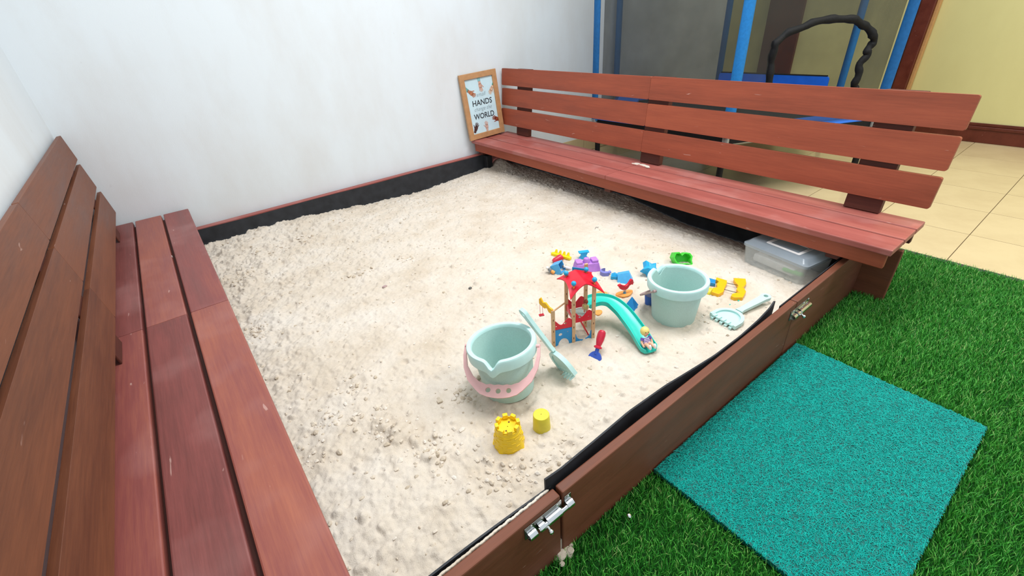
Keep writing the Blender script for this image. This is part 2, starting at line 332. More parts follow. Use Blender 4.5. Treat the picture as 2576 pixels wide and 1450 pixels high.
strip('liner', [(x, -2.251+.007*math.sin(math.pi*min(1, x/.68))+.002, RIM-.006+wob(x, .002, 14, 1)) for x in np.linspace(.03, .668, 24)], .004, M_liner, sb, SBM)
def gl(x):
    xs = [.655, .70, .80, .92, 1.05, 1.15, 1.25, 1.38, 1.48, 1.55, 1.585, 1.592]; zs = [.026, .018, .015, .017, .013, .006, .000, -.004, .001, .010, .022, .012]; ys = [.004, .006, .011, .015, .013, .008, .003, .003, .005, .008, .012, .014]
    return float(np.interp(x, xs, zs)), float(np.interp(x, xs, ys))
strip('liner', [(x, -2.252+gl(x)[1], RIM+gl(x)[0]) for x in np.linspace(.655, 1.592, 60)], .004, M_liner, sb, SBM)
strip('liner', [(x, -2.252, RIM-.003) for x in np.linspace(1.60, 2.18, 20)], .003, M_liner, sb, SBM)
g = G()
for k in range(60):
    x = .05+.6*k/59; g.ball((x, -2.2515+random.uniform(-.001, .001), RIM-.005), .0045, None, 8, (2.2, .7, .9))
g.build('spilled_sand', M_sand, sb, loc=(-1.1, 1.15, 0))['kind'] = 'stuff'
g = G()
for k in range(26): g.ball((.670+random.gauss(0, .010), YF0-.004+random.gauss(0, .006), .004+random.uniform(0, .010)), random.uniform(.004, .008), None, 8, (1.3, 1.2, .7))
g.box(.6675, .6725, YF0+.004, YF1-.002, -.02, .05)
g.build('spilled_sand', M_sand, sb, loc=(-1.1, 1.15, 0))['kind'] = 'stuff'
# barrel bolts on the outer face
def bolt(x0, x1, z, shut, label):
    gap = .672 if x0 < 1 else 1.6535; y = YF0; q = 1 if x0 < 1 else -1
    L_ = x1-x0
    if shut: p = G().box(x0, gap-.004, y-.0022, y, z-.017, z+.017)
    else: p = G().box(x0, x1, y-.0022, y, z-.017, z+.017)
    p = p.build('barrel_bolt', M_steel, sb, .0006, 0, (-1.1, 1.15, 0)); p['label'] = label
    yc = y-.0095
    def half_tube(a, c, r, nm):
        g = G(); prof = [(-r-.004, 0), (-r, .0015), (-r, .006)]+[(r*math.cos(math.radians(t)), .006+r*math.sin(math.radians(t))) for t in range(180, -1, -20)]+[(r, .006), (r, .0015), (r+.004, 0)]
        ins = [(u*.82, max(0, v-.0015)) for u, v in prof][::-1]
        g.shape([prof+ins], c-a, Matrix(((0, 0, 1, (a+c)/2), (0, -1, 0, y-.002), (1, 0, 0, z-.004), (0, 0, 0, 1)))).build(nm, M_chrome, p, 0, 40)
    half_tube(x0+.004, x0+.022, .0085, 'collar'); half_tube(x0+.030, x0+.043, .0085, 'collar'); half_tube(x0+.050, x0+.086 if shut else x0+.095, .0085, 'barrel')
    if shut:
        G().box(gap+.004, x1+.004, y-.0022, y, z-.017, z+.017).build('keeper_plate', M_steel, p, .0006, 0); half_tube(gap+.004, x1+.002, .0085, 'keeper')
    else: half_tube(x1-.022, x1-.004, .0085, 'keeper')
    G().tube([(x0+.028, yc, z-.004), (x1-.006, yc, z-.004)], .0055, 14).build('rod', M_chrome, p)
    G().tube([(x0+.0465, yc, z-.004), (x0+.0465, yc-.012, z-.010)], .003, 10).ball((x0+.0465, yc-.014, z-.011), .0055, None, 12).build('knob', M_chrome, p)
    for sx in (x0+.016, x0+.082, x1-.004):
        for dz in (.0125, -.0145): G().ball((sx, y-.0025, z+dz), .0032, None, 10, (1, .5, 1)).build('screw', M_chrome, p)
bolt(.574, .690, .184, True, 'bright chrome barrel bolt across the gate gap'); bolt(1.622, 1.74, .178, False, 'dusty steel barrel bolt at the far gate joint')

# ------------------------------------------------------------------ benches
SZ = .317; LEAN = math.radians(5.8); YB = -.02; YE = -2.392
SL = [(.3745, 2.2282, .4780, 2.2404), (.4980, 2.2466, .6030, 2.2539), (.6215, 2.2567, .7228, 2.2636)]
def bench(side, label):
    right = side > 0; mx = (lambda x: x) if right else (lambda x: .2852-(x-1.9655)+.006)
    t = thing('garden_bench', label, 'bench', (mx(2.12), -1.2, 0), group='slatted wooden benches flanking the sandbox')
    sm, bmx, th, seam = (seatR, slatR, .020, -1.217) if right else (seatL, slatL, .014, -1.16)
    ends = [1.9655, 2.0700, 2.0785, 2.1835, 2.1915, 2.2780] if right else [1.9655, 2.0695, 2.0790, 2.1820, 2.1905, 2.281]
    for i in range(3):
        a, c = sorted((mx(ends[2*i]), mx(ends[2*i+1])))
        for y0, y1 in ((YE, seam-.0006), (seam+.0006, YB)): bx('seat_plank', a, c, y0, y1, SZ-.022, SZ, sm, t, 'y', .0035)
    for zb, xb, zt, xt in SL:
        zc, xc = (zb+zt)/2, (xb+xt)/2; hz = (zt-zb)/2/math.cos(LEAN)
        for k, (y0, y1) in enumerate(((YE, seam-.0004), (seam+.0004, YB))):
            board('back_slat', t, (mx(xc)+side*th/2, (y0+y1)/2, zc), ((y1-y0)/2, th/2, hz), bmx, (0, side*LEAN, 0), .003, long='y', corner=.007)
    for k in (1, 3):
        a, c = sorted((mx(ends[k]-.014), mx(ends[k+1]+.014))); bx('gap_shade_strip', a, c, YE+.02, YB-.015, SZ-.034, SZ-.0223, postM, t, 'y', 0)  # added dark strips under the plank gaps, standing in for shade there
    pt = .032 if right else .006
    for y0, y1 in ((-.285, -.165), (-1.322, -1.205), (-2.263, -2.15)):
        xm = 2.2463+.020*1.0 if right else 2.2463+th
        hp_ = .2025 if right else .17; zc = .3175+hp_; board('post', t, (mx(xm)+side*(pt/2+.001+(zc-.549)*.1016), (y0+y1)/2, zc), ((y1-y0)/2, pt/2, hp_), postM, (0, side*LEAN, 0), .002, long='y')
    a, c = sorted((mx(1.984), mx(2.004))); bx('apron', a, c, YE+.012, YB-.01, .240, SZ-.0222, slatR if right else slatL, t, 'y')
    a, c = sorted((mx(2.24), mx(2.262))); bx('apron', a, c, YE+.012, YB-.01, .240, SZ-.0222, postM, t, 'y')
    for y in (-.06, -1.2, -2.23):
        a, c = sorted((mx(2.005), mx(2.239))); bx('bearer', a, c, y-.02, y+.02, .2165, SZ-.0222, postM, t)
    return t
bl = bench(-1, 'reddish-brown slatted bench pushed against the left wall, nearest the camera')
br = bench(1, 'reddish-brown slatted bench with a framed print standing at its far end')
# spilled sand by the middle post of the far bench
g = G()
for k in range(9):
    a = random.uniform(-.05, .05); g.ball((2.205+random.uniform(-.008, .008), -1.245+a, SZ), random.uniform(.007, .013), None, 10, (1, 1.6, .22))
g.build('spilled_sand', M_sand, br, loc=(-br.location.x, 1.2, 0))['kind'] = 'stuff'
for px, py in ((340, 668), (432, 646), (540, 1088), (545, 1110), (470, 805)):
    p = atz(px, py, SZ-.006); G().box(-.002, .002, -.006, .006, -.003, .003).build('plaster_chip', M_white, bl, .001, 0, p-bl.location)

# ------------------------------------------------------------------ sand
def vn(x, y, f, seed):
    r = np.random.default_rng(seed); g = r.random((256, 256)); X = x*f+1000; Y = y*f+1000; i = np.floor(X).astype(int); j = np.floor(Y).astype(int); u = X-i; v = Y-j
    u = u*u*(3-2*u); v = v*v*(3-2*v); a = g[i % 256, j % 256]; b_ = g[(i+1) % 256, j % 256]; c = g[i % 256, (j+1) % 256]; d = g[(i+1) % 256, (j+1) % 256]
    return (a*(1-u)+b_*u)*(1-v)+(c*(1-u)+d*u)*v-.5
def fbm(x, y, f, seed, o=4, p=.5): return sum(vn(x, y, f*2**k, seed+k)*p**k for k in range(o))
gs = lambda x, y, cx, cy, sx, sy: np.exp(-((x-cx)/sx)**2-((y-cy)/sy)**2)
def S(x, y):
    x = np.asarray(x, float); y = np.asarray(y, float); z = .120+0*x
    z = z+.016*gs(x, y, .65, -.1, .42, .35)-.036*gs(x, y, 1.47, -.02, .44, .22)+.010*gs(x, y, 1.25, -.55, .35, .2)
    z = z-.055*np.clip((x-2.06)/.16, 0, 1)*np.clip((-y-1.15)/.4, 0, 1)+.012*gs(x, y, 2.02, -.9, .06, .7)-.012*gs(x, y, .12, -1, .12, 2)
    z = z-.010*gs(x, y, 1.95, -2.05, .15, .2)+.008*gs(x, y, .8, -2.3, .5, .12)+.045*gs(x, y, 2.14, -.1, .05, .12)
    return z+.007*fbm(x, y, 3.2, 5, 2)
def ats(px, py, dz=0):
    z = .12
    for _ in range(8):
        p = atz(px, py, z+dz); z = float(S(p.x, p.y))
    return p
NX, NY = 660, 690; xs = np.linspace(.022, 2.22, NX); ys = np.linspace(-2.2465, -.056, NY); X, Y = np.meshgrid(xs, ys, indexing='ij')
rough = np.clip(.30+.75*gs(X, Y, .6, -.3, .75, .5)+.55*gs(X, Y, .25, -.9, .25, 1.2)+.35*gs(X, Y, 1.7, -.5, .5, .5)+.25*gs(X, Y, .75, -2.15, .4, .2), .15, 1.25)
Z = S(X, Y)+rough*(.011*fbm(X, Y, 13, 30, 3)+.009*fbm(X, Y, 48, 60, 3, .65))+.0028*fbm(X, Y, 130, 80, 2)
cl = vn(X, Y, 34, 90)+.5; Z += rough*.009*np.clip((cl-.62)/.3, 0, 1)
def keepout(x, y): return any((x-a)**2+(y-c)**2 < r_*r_ for a, c, r_ in ((.818, -1.885, .085), (1.45, -1.99, .085), (1.14, -1.85, .1), (.703, -2.055, .05), (.8, -2.066, .03)))
dx = xs[1]-xs[0]; dy = ys[1]-ys[0]
def stamp(cx, cy, r_, h, el=1.0, an=0.0, dig=False):
    i0, i1 = max(0, int((cx-2*r_-xs[0])/dx)), min(NX, int((cx+2*r_-xs[0])/dx)+2); j0, j1 = max(0, int((cy-2*r_-ys[0])/dy)), min(NY, int((cy+2*r_-ys[0])/dy)+2)
    if i1 <= i0 or j1 <= j0: return
    x = X[i0:i1, j0:j1]-cx; y = Y[i0:i1, j0:j1]-cy; u = x*math.cos(an)+y*math.sin(an); v = (-x*math.sin(an)+y*math.cos(an))*el
    d = np.sqrt(u*u+v*v)/r_*(1+.5*vn(X[i0:i1, j0:j1], Y[i0:i1, j0:j1], .7/r_, 200)); Z[i0:i1, j0:j1] += (-h if dig else h)*np.sqrt(np.clip(1-d*d, 0, 1))
for k in range(4200):
    cx, cy = random.uniform(.03, 2.1), random.uniform(-2.24, -.06); rg = float(np.interp(cx, [0, 2], [0, 1])); i = min(NX-1, int((cx-xs[0])/dx)); j = min(NY-1, int((cy-ys[0])/dy))
    if random.random() > .25+rough[i, j]*.7: continue
    r_ = random.choice((.004, .005, .006, .008, .011)); stamp(cx, cy, r_*random.uniform(.8, 1.3), r_*random.uniform(.35, .8), random.uniform(1, 1.8), random.uniform(0, 3.1), random.random() < .25)
for px, py, r_, h in ((1000, 1090, .03, .012), (1045, 1110, .022, .010), (960, 1070, .025, .010), (1080, 1150, .02, .012), (1230, 1165, .014, .010), (1400, 1200, .01, .008), (905, 690, .018, .012), (1395, 675, .02, .006), (890, 955, .018, .006), (1010, 1095, .035, .014)):
    p = ats(px, py); stamp(p.x, p.y, r_, h, random.uniform(1.2, 2.2), random.uniform(0, 3))
for px, py, r_, h in ((900, 1130, .09, .008), (830, 985, .1, .005), (1190, 985, .05, .010), (1220, 1010, .04, .006)):
    p = ats(px, py); stamp(p.x, p.y, r_, h, 1.3, .6, True)
V = np.stack([X, Y, Z], -1).reshape(-1, 3); ii = np.arange(NX*NY).reshape(NX, NY)
F = np.stack([ii[:-1, :-1], ii[1:, :-1], ii[1:, 1:], ii[:-1, 1:]], -1).reshape(-1, 4)
sand = place(fastmesh('sand', V, F, True), 'sand', M_sand); tag(sand, 'pale beige play sand filling the wooden sandbox', 'sand', kind='stuff')
def zs(x, y): return float(Z[min(NX-1, max(0, int(round((x-xs[0])/dx)))), min(NY-1, max(0, int(round((y-ys[0])/dy))))])
# loose clods
bm = bmesh.new(); bmesh.ops.create_icosphere(bm, subdivisions=1, radius=1); IV = np.array([v.co[:] for v in bm.verts]); IF = np.array([[v.index for v in f.verts] for f in bm.faces]); bm.free()
VV = []; FF = []; k = 0
spots = [ats(*m_) for m_ in ((700, 630), (780, 600), (900, 690), (1010, 650), (1000, 1085), (1080, 1120), (1110, 1160), (950, 1060), (1230, 1190), (1310, 1210), (1400, 1150), (1190, 980), (830, 1060), (760, 1160), (1060, 500), (620, 700), (640, 840), (900, 960), (1290, 1150), (1160, 1000))]
while k < 3000:
    cx, cy = random.uniform(.04, 2.15), random.uniform(-2.23, -.07); near = k % 5 == 0
    if near:
        q_ = random.choice(spots); cx = q_.x+random.gauss(0, .035); cy = q_.y+random.gauss(0, .03)
        if not (.04 < cx < 2.15 and -2.23 < cy < -.07): continue
    if keepout(cx, cy): continue
    i = min(NX-1, int((cx-xs[0])/dx)); j = min(NY-1, int((cy-ys[0])/dy))
    if not near and random.random() > rough[i, j]+.1: continue
    s_ = random.choice((.002, .003, .004, .006, .008)) if near else random.choice((.0016, .002, .0028, .0038, .0055)); v = IV*(1+RNG.uniform(-.28, .28, (len(IV), 1)))*s_*RNG.uniform(.6, 1.3, 3); v = v*[1, 1, .7]+[cx, cy, zs(cx, cy)+s_*.05]; VV.append(v); FF.append(IF+k*len(IV)); k += 1
cl = place(fastmesh('sand_clods', np.concatenate(VV), np.concatenate(FF)), 'sand_clods', M_clod, sand); cl['kind'] = 'stuff'

# ------------------------------------------------------------------ turf and mat
turf = G().box(-.02, 2.73, -3.7, YF0+.002, -.03, 0).box(2.252, 2.73, YF0+.002, -1.95, -.03, 0).build('artificial_turf', M_grassbase, None, 0, 0); tag(turf, 'bright green artificial turf in front of the sandbox', 'turf', kind='stuff')
nb = 190000; bxs = RNG.uniform(.25, 2.73, nb); bys = RNG.uniform(-3.35, -2.281, nb)
ex = RNG.uniform(2.256, 2.73, 9000); ey = RNG.uniform(-2.28, -1.955, 9000); bxs = np.concatenate([bxs, ex]); bys = np.concatenate([bys, ey])
mA = atz(2012, 865, .022); mB = atz(1655, 1185, .022); mC = atz(2478, 1078, .022); mu = (mA-mB); MLEN = .752; mu.normalize(); mv = Vector((mu.y, -mu.x, 0)); MW = .474; mB.y = -2.2812
ru = (bxs-mB.x)*mu.x+(bys-mB.y)*mu.y; rv = (bxs-mB.x)*mv.x+(bys-mB.y)*mv.y
ok = ~((ru > -.004) & (ru < MLEN+.004) & (rv > -.02) & (rv < MW+.004)) & ~((bxs > 2.222) & (bxs < 2.256) & (bys > -2.38)); bxs = bxs[ok]; bys = bys[ok]; nb = len(bxs)
an = RNG.uniform(0, 2*np.pi, nb); hh = RNG.uniform(.012, .026, nb); le = RNG.uniform(.004, .018, nb); la = RNG.normal(.6, 1.3, nb); wd = RNG.uniform(.0006, .0012, nb)
ux, uy = np.cos(an)*wd, np.sin(an)*wd; lx, ly = np.cos(la)*le, np.sin(la)*le; zz = np.zeros(nb)
V = np.stack([np.stack([bxs-ux, bys-uy, zz], 1), np.stack([bxs+ux, bys+uy, zz], 1), np.stack([bxs+lx*.35+ux*.8, bys+ly*.35+uy*.8, hh*.62], 1), np.stack([bxs+lx*.35-ux*.8, bys+ly*.35-uy*.8, hh*.62], 1), np.stack([bxs+lx, bys+ly, hh], 1)], 1).reshape(-1, 3)
b0 = np.arange(nb)[:, None]*5; F = np.concatenate([b0+[0, 1, 2], b0+[0, 2, 3], b0+[3, 2, 4]])
bl_ = place(fastmesh('grass_blades', V, F), 'grass_blades', M_grass, turf); bl_['kind'] = 'stuff'
es = G().box(2.7305, 2.757, -4.0, -1.95, -.03, .004).build('edge_strip', M_edge, None, .002, 0); tag(es, 'thin dark strip between green turf and beige tiles', 'edge trim')
mt = thing('door_mat', 'teal coil-loop mat lying on the turf against the gate', 'mat', (mB.x, mB.y, .004), (0, 0, math.atan2(mu.y, mu.x)))
def wavy(n=60):
    P = []
    for x0, y0, x1, y1 in ((0, 0, MLEN, 0), (MLEN, 0, MLEN, -MW), (MLEN, -MW, 0, -MW), (0, -MW, 0, 0)):
        P += [(lerp(x0, x1, i/n)+random.uniform(-.001, .001), lerp(y0, y1, i/n)+random.uniform(-.001, .001)) for i in range(n)]
    return P
G().shape([wavy()], .013, T(0, 0, .0075)).build('backing', M_matb, mt, 0, 30)
nf = 42000; fx = RNG.uniform(.001, MLEN-.001, nf); fy = RNG.uniform(-MW+.001, -.001, nf); fa = RNG.uniform(0, 2*np.pi, nf); fl_ = RNG.uniform(.003, .0075, nf); cv = RNG.normal(0, 1.6, nf); wf = .00055; fz = RNG.uniform(.0135, .0175, nf)
rows = []
for s_ in np.linspace(-1, 1, 5):
    a_ = fa+cv*s_*.5; px_ = fx+fl_*s_*np.cos(fa)-fl_*.35*cv*s_*s_*np.sin(fa); py_ = fy+fl_*s_*np.sin(fa)+fl_*.35*cv*s_*s_*np.cos(fa); z_ = fz-.0028*s_*s_
    px_ = np.clip(px_, -.002, MLEN+.002); py_ = np.clip(py_, -MW-.002, .002)
    rows += [np.stack([px_-np.sin(a_)*wf, py_+np.cos(a_)*wf, z_], 1), np.stack([px_, py_, z_+.0006], 1), np.stack([px_+np.sin(a_)*wf, py_-np.cos(a_)*wf, z_], 1)]
V = np.stack(rows, 1).reshape(-1, 3); b0 = np.arange(nf)[:, None]*15
F = np.concatenate([b0+[3*s_+c, 3*s_+c+1, 3*s_+c+4, 3*s_+c+3] for s_ in range(4) for c in range(2)])
place(fastmesh('loop_pile', V, F), 'loop_pile', M_matf, mt)['kind'] = 'stuff'
p = atz(1582, 1299, .016); t = thing('bottle_cap', 'tiny shiny bottle cap lying in the grass near the chrome bolt', 'bottle cap', p, (.5, .2, 0))
G().lathe([(.0055, 0), (.006, .001), (.005, .004), (.003, .005)], 16, cap1=True).build('cap', M_chrome, t)

# ------------------------------------------------------------------ framed print
fb = .286; fh = .402
Mf = Matrix.Translation((1.938, -.052, SZ+.001)) @ R(-2.0, 'Y') @ R(-5.0, 'X')
pf = thing('picture_frame', 'light wood frame with a pale blue hands print leaning on the white wall', 'picture frame'); pf.matrix_world = Mf
XZ = Matrix(((1, 0, 0, 0), (0, 0, -1, 0), (0, 1, 0, 0), (0, 0, 0, 1)))
G().shape([[(0, 0), (fb, 0), (fb, fh), (0, fh)], [(.034, .034), (.034, fh-.034), (fb-.034, fh-.034), (fb-.034, .034)]], .018, XZ).build('frame', M_frame, pf, .002, 0)
G().box(.030, fb-.030, .004, .007, .030, fh-.030).build('backing_board', M_frame, pf, 0, 0)
pp = G().box(.031, fb-.031, .0005, .004, .031, fh-.031).build('print', M_paper, pf, 0, 0)
def text(body, x, z, size, mat, shear=0, sx=1, bold=0):
    c = bpy.data.curves.new('lettering', 'FONT'); c.body = body; c.size = size; c.align_x = 'CENTER'; c.shear = shear; c.extrude = .0002; c.offset = bold; c.resolution_u = 3
    o = bpy.data.objects.new('tmp', c); COL.objects.link(o); me = bpy.data.meshes.new_from_object(o.evaluated_get(bpy.context.evaluated_depsgraph_get())); bpy.data.objects.remove(o)
    for v in me.vertices: v.co = (x+v.co.x*sx, -.0002-v.co.z, z+v.co.y)
    me.materials.clear(); o = place(me, 'lettering', mat, pp); o['label'] = 'lettering reading '+body; return o
text('small', 0.143, .258, .036, M_ink2, .35, 1, -.0006); text('HANDS', 0.145, .205, .048, M_ink, .05, .98, .0006); text('change the', 0.143, .172, .034, M_ink2, .35, .95, -.0006); text('WORLD', 0.145, .122, .048, M_ink, .05, .92, .0006)
def hand(x, z, ang, s_, col, sleeve=None):
    m = MATS.get('h'+col) or plain('h'+col, col, .6)
    pal = [(-.011, -.004), (.011, -.004), (.0135, .012), (.010, .022), (-.010, .022), (-.013, .010)]; g = G(); Mh = T(x, -.0004, z) @ XZ @ R(ang, 'Z') @ Matrix.Scale(s_, 4)
    g.shape([pal], .0006, Mh); g.shape([[(-.008, -.022), (.008, -.022), (.010, 0), (-.010, 0)]], .0006, Mh)
    for a, ox, oy, ln in ((38, -.012, .008, .017), (10, -.008, .020, .021), (2, -.0028, .021, .024), (-5, .0030, .021, .022), (-14, .0085, .019, .017)):
        g.shape([circ(0, ln, .0024, 7, 0, 180)+[(-.0027, -.004), (.0027, -.004)]], .0006, Mh @ T(ox, oy, 0) @ R(a, 'Z'))
    g.build('printed_hand', m, pp, 0, 0, noclean=True)
    if sleeve:
        G().shape([[(-.012, -.046), (.012, -.046), (.010, -.018), (-.010, -.018)]], .0006, Mh).build('printed_sleeve', MATS.get('h'+sleeve) or plain('h'+sleeve, sleeve, .6), pp, 0, 0)
hand(.150, .328, 186, 1.0, '#c9a08c', '#86bcc0'); hand(.066, .292, 232, 1.0, '#b27352', '#6fa39d'); hand(.240, .292, 140, .95, '#cfae94', '#3d9a7f')
hand(.058, .062, -32, 1.0, '#4a2d29'); hand(.150, .056, 0, .95, '#c9a79a'); hand(.248, .092, 62, 1.0, '#8e3c22')

# ------------------------------------------------------------------ trampoline behind the far bench
tc_ = Vector((3.428, -.944, 0)); TR = .878; th0 = math.radians(152.3)
tp = thing('trampoline', 'hexagonal blue-padded trampoline with netted enclosure behind the slatted bench', 'trampoline', tc_)
HX = [Vector((TR*math.cos(th0-i*math.pi/3), TR*math.sin(th0-i*math.pi/3), 0)) for i in range(6)]   # L, LF, F, RF, RN, A
PZ = .385; TOP = 1.75
G().tube([v*.985+Vector((0, 0, PZ-.03)) for v in HX], .018, 10, None, True).build('frame_ring', M_galv, tp)
G().shape([[(v.x*.80, v.y*.80) for v in HX]], .004, T(0, 0, PZ-.022)).build('jumping_mat', M_tmat, tp, 0, 0)
for i, v in enumerate(HX):
    v2 = HX[(i+1) % 6]; q = [v*1.01, v2*1.01, v2*.76, v*.76]
    G().shape([[(a.x, a.y) for a in q]], .022, T(0, 0, PZ)).build('spring_pad', M_padb, tp, .008, 0)
    G().add([(*(a*1.012).xy, z) for z in (PZ-.035, PZ+.004) for a in (v, v2)]+[(*(a*1.006).xy, z) for z in (PZ-.035, PZ+.004) for a in (v, v2)], [(0, 1, 3, 2), (4, 6, 7, 5), (0, 2, 6, 4), (1, 5, 7, 3), (2, 3, 7, 6), (0, 4, 5, 1)]).build('pad_skirt', M_black, tp, 0, 0)
    a = v*(.985 if i == 4 else 1.0)
    G().tube([a+Vector((0, 0, 0)), a+Vector((0, 0, PZ-.03))], .017, 10).build('leg', M_black, tp)
    flat = i in (0, 4)
    if flat: G().tube([a*1.03+Vector((0, 0, PZ)), a*1.03+Vector((0, 0, TOP))], .024, 12, None, False, .5).build('pole', M_sleeve, tp)
    else: G().tube([a*1.03+Vector((0, 0, PZ+.01)), a*1.03+Vector((0, 0, TOP))], .026 if i == 5 else .023, 14).build('pole', M_pole, tp)
    G().tube([a*1.03+Vector((0, 0, PZ-.10)), a*1.03+Vector((0, 0, PZ+.01))], .018, 10).build('pole_joint', M_galv, tp)
    # net panel between poles; the one from pole A to RN (i == 4 -> RN..A) has the entry opening
    n0, n1 = v*.98, v2*.98
    if i != 4:
        nn = 10; V = []; F = []
        for zi in range(2):
            for k in range(nn+1):
                c = n0.lerp(n1, k/nn); sag = 1-.03*math.sin(math.pi*k/nn); V.append((c.x*sag, c.y*sag, (PZ+.02, TOP)[zi]))
        F = [(k, k+1, nn+2+k, nn+1+k) for k in range(nn)]; G().add(V, F).build('net_panel', M_net, tp)
# entry panel: plane A -> RN, coordinates s along, z up
A, RN = HX[5]*.98, HX[4]*.98; el = (RN-A).length; ed = (RN-A).normalized()
def onplane(px, py):
    d = ray(px, py); n = Vector((-ed.y, ed.x, 0)); t_ = n.dot(A+tc_-CL)/n.dot(d); p = CL+d*t_-tc_; return ((p-A).dot(ed), p.z)
loop = [onplane(*m) for m in ((1930, 225), (1937, 185), (1943, 140), (1950, 108), (1985, 82), (2040, 58), (2100, 46), (2150, 50), (2180, 66), (2199, 92), (2190, 118), (2180, 135), (2168, 158), (2155, 190), (2152, 216))]
low = PZ+.16; loop2 = [(loop[0][0]+.01, low)]+loop+[(loop[-1][0]-.005, low)]
MA = Matrix(((ed.x, 0, -ed.y, A.x), (ed.y, 0, ed.x, A.y), (0, 1, 0, 0), (0, 0, 0, 1)))
g = G(); P = [(0, PZ+.02), (el, PZ+.02), (el, TOP), (0, TOP)]; tri = tessellate_polygon([[Vector((*p, 0)) for p in l] for l in (P, loop2)])
g.add([(x, y, 0) for x, y in P+loop2], [tuple(q) for q in tri], MA).build('net_panel', M_net, tp, 0, 0)
pts = []
for i in range(len(loop2)-1):
    for k in range(6): pts.append((lerp(loop2[i][0], loop2[i+1][0], k/6), lerp(loop2[i][1], loop2[i+1][1], k/6)))
pts += [loop2[-1]]
rad = [.0165+.0018*math.sin(i*1.1)+.002*random.random() for i in range(len(pts))]
G().tube([(x+(.007*math.sin(i*.62) if i > 58 else .001*math.sin(i)), y+.002*math.sin(i*.7), .004*math.sin(i*.5)) for i, (x, y) in enumerate(pts)]+[(loop2[0][0], low, 0)], rad+[.016], 10, MA).build('entry_trim', M_black, tp)
# blue border at the foot of the far net panel
F_, RF_ = HX[2]*.955, HX[3]*.955; fd = (RF_-F_).normalized(); fl2 = (RF_-F_).length; MB = Matrix(((fd.x, 0, -fd.y, F_.x), (fd.y, 0, fd.x, F_.y), (0, 1, 0, 0), (0, 0, 0, 1)))
G().shape([rrect(.0, fl2-.03, PZ+.01, PZ+.115, .02)], .012, MB).build('net_border', M_padb, tp, .003, 0)
G().tube([(.015, PZ+.116, .0), (fl2-.045, PZ+.116, .0)], .007, 8, MB).build('border_piping', M_black, tp)

# ------------------------------------------------------------------ buckets
def bucket(loc, rz, tilt, label, handle):
    t = thing('sand_bucket', label, 'bucket', loc, (0, 0, 0), 'mint green sand buckets'); t.matrix_world = T(*loc) @ Matrix.Rotation(math.radians(tilt[0]), 4, Vector((-.97, -.25, 0))) @ Matrix.Rotation(rz, 4, 'Z') @ Matrix.Diagonal((1, 1, tilt[1], 1))
    RT, RB, HB = .088, .069, .152
    body = [(RB-.006, 0), (RB, .003), (lerp(RB, RT-.004, .5), HB*.5), (RT-.004, HB-.004), (RT-.007, HB-.004), (lerp(RB, RT, .5)-.006, HB*.5), (RB-.004, .006), (.001, .006)]
    def notch(p, a, i):
        d = (a-math.pi/2+math.pi) % (2*math.pi)-math.pi; return (p[0], p[1], p[2]-(.026*math.exp(-(d/.15)**2) if i in (3, 4) else 0))
    G().lathe(body, 96, mod=notch).build('body', M_mint2, t)
    def spout(p, a, i):
        d = (a-math.pi/2+math.pi) % (2*math.pi)-math.pi; k = math.exp(-(d/.17)**2); k2 = math.exp(-(d/.13)**2); r_ = math.hypot(p[0], p[1])
        s_ = (r_+.008*k)/r_; return (p[0]*s_, p[1]*s_, p[2]-.0195*k2*(1 if i in (2, 3, 4, 5) else .55))
    rim = [(RT-.004, HB-.030), (RT+.006, HB-.030), (RT+.0075, HB-.004), (RT+.0055, HB), (RT-.0045, HB), (RT-.0075, HB-.004), (RT-.0075, HB-.028), (RT-.004, HB-.030)]
    G().lathe(rim, 96, mod=spout, cap0=False).build('rim', M_mint, t)
    # handle: a flat strap with a wide grip and three holes, in its own plane (u across, w away from the pivots)
    up = [(-.1055, .005), (-.107, -.030), (-.102, -.068), (-.088, -.104), (-.064, -.131), (-.050, -.143)] ; inn = [(-.098, .005), (-.098, -.028), (-.092, -.060), (-.074, -.090), (-.054, -.108), (-.042, -.112)]
    grip_o = [(-.03, -.1505), (-.015, -.153), (0, -.154), (.015, -.153), (.03, -.1505)]; grip_i = [(.034, -.116), (.023, -.114), (.0115, -.117), (0, -.115), (-.0115, -.117), (-.023, -.114), (-.034, -.116)]
    out = up+grip_o+[(-a, c) for a, c in up[::-1]]+[(-a, c) for a, c in inn]+grip_i+inn[::-1]
    holes = [circ(x, -.134+abs(x)*.09, .0072, 14)[::-1] for x in (-.028, 0, .028)]
    out = [(a, c*.88) for a, c in out]; holes = [[(a, c*.88) for a, c in h_] for h_ in holes]
    mat, ang, rzh = handle
    Mh = T(0, 0, HB-.016) @ R(rzh, 'Z') @ R(ang, 'X')
    h = G().shape([out]+holes, .005, Mh).build('handle', mat, t, .0012, 0)
    for sx in (-1, 1): G().tube([(sx*.094, .0, 0), (sx*.104, .0, 0)], .005, 12, Mh).build('pivot', mat, h)
    return t
b1 = Vector((.832, -1.892, 0)); b1.z = float(S(b1.x, b1.y))-.004
bucket(b1, math.radians(128), (6.0, 1.06), 'mint bucket with a pink handle hanging down its front, beside the leaning rake', (M_pink, 38, -178))
b2 = Vector((1.452, -1.992, 0)); b2.z = float(S(b2.x, b2.y))-.004
bucket(b2, math.radians(-12), (0, 1), 'mint bucket by the lying rake, its pouring notch turned to the bench', (M_pink_shaded, 38, 183))

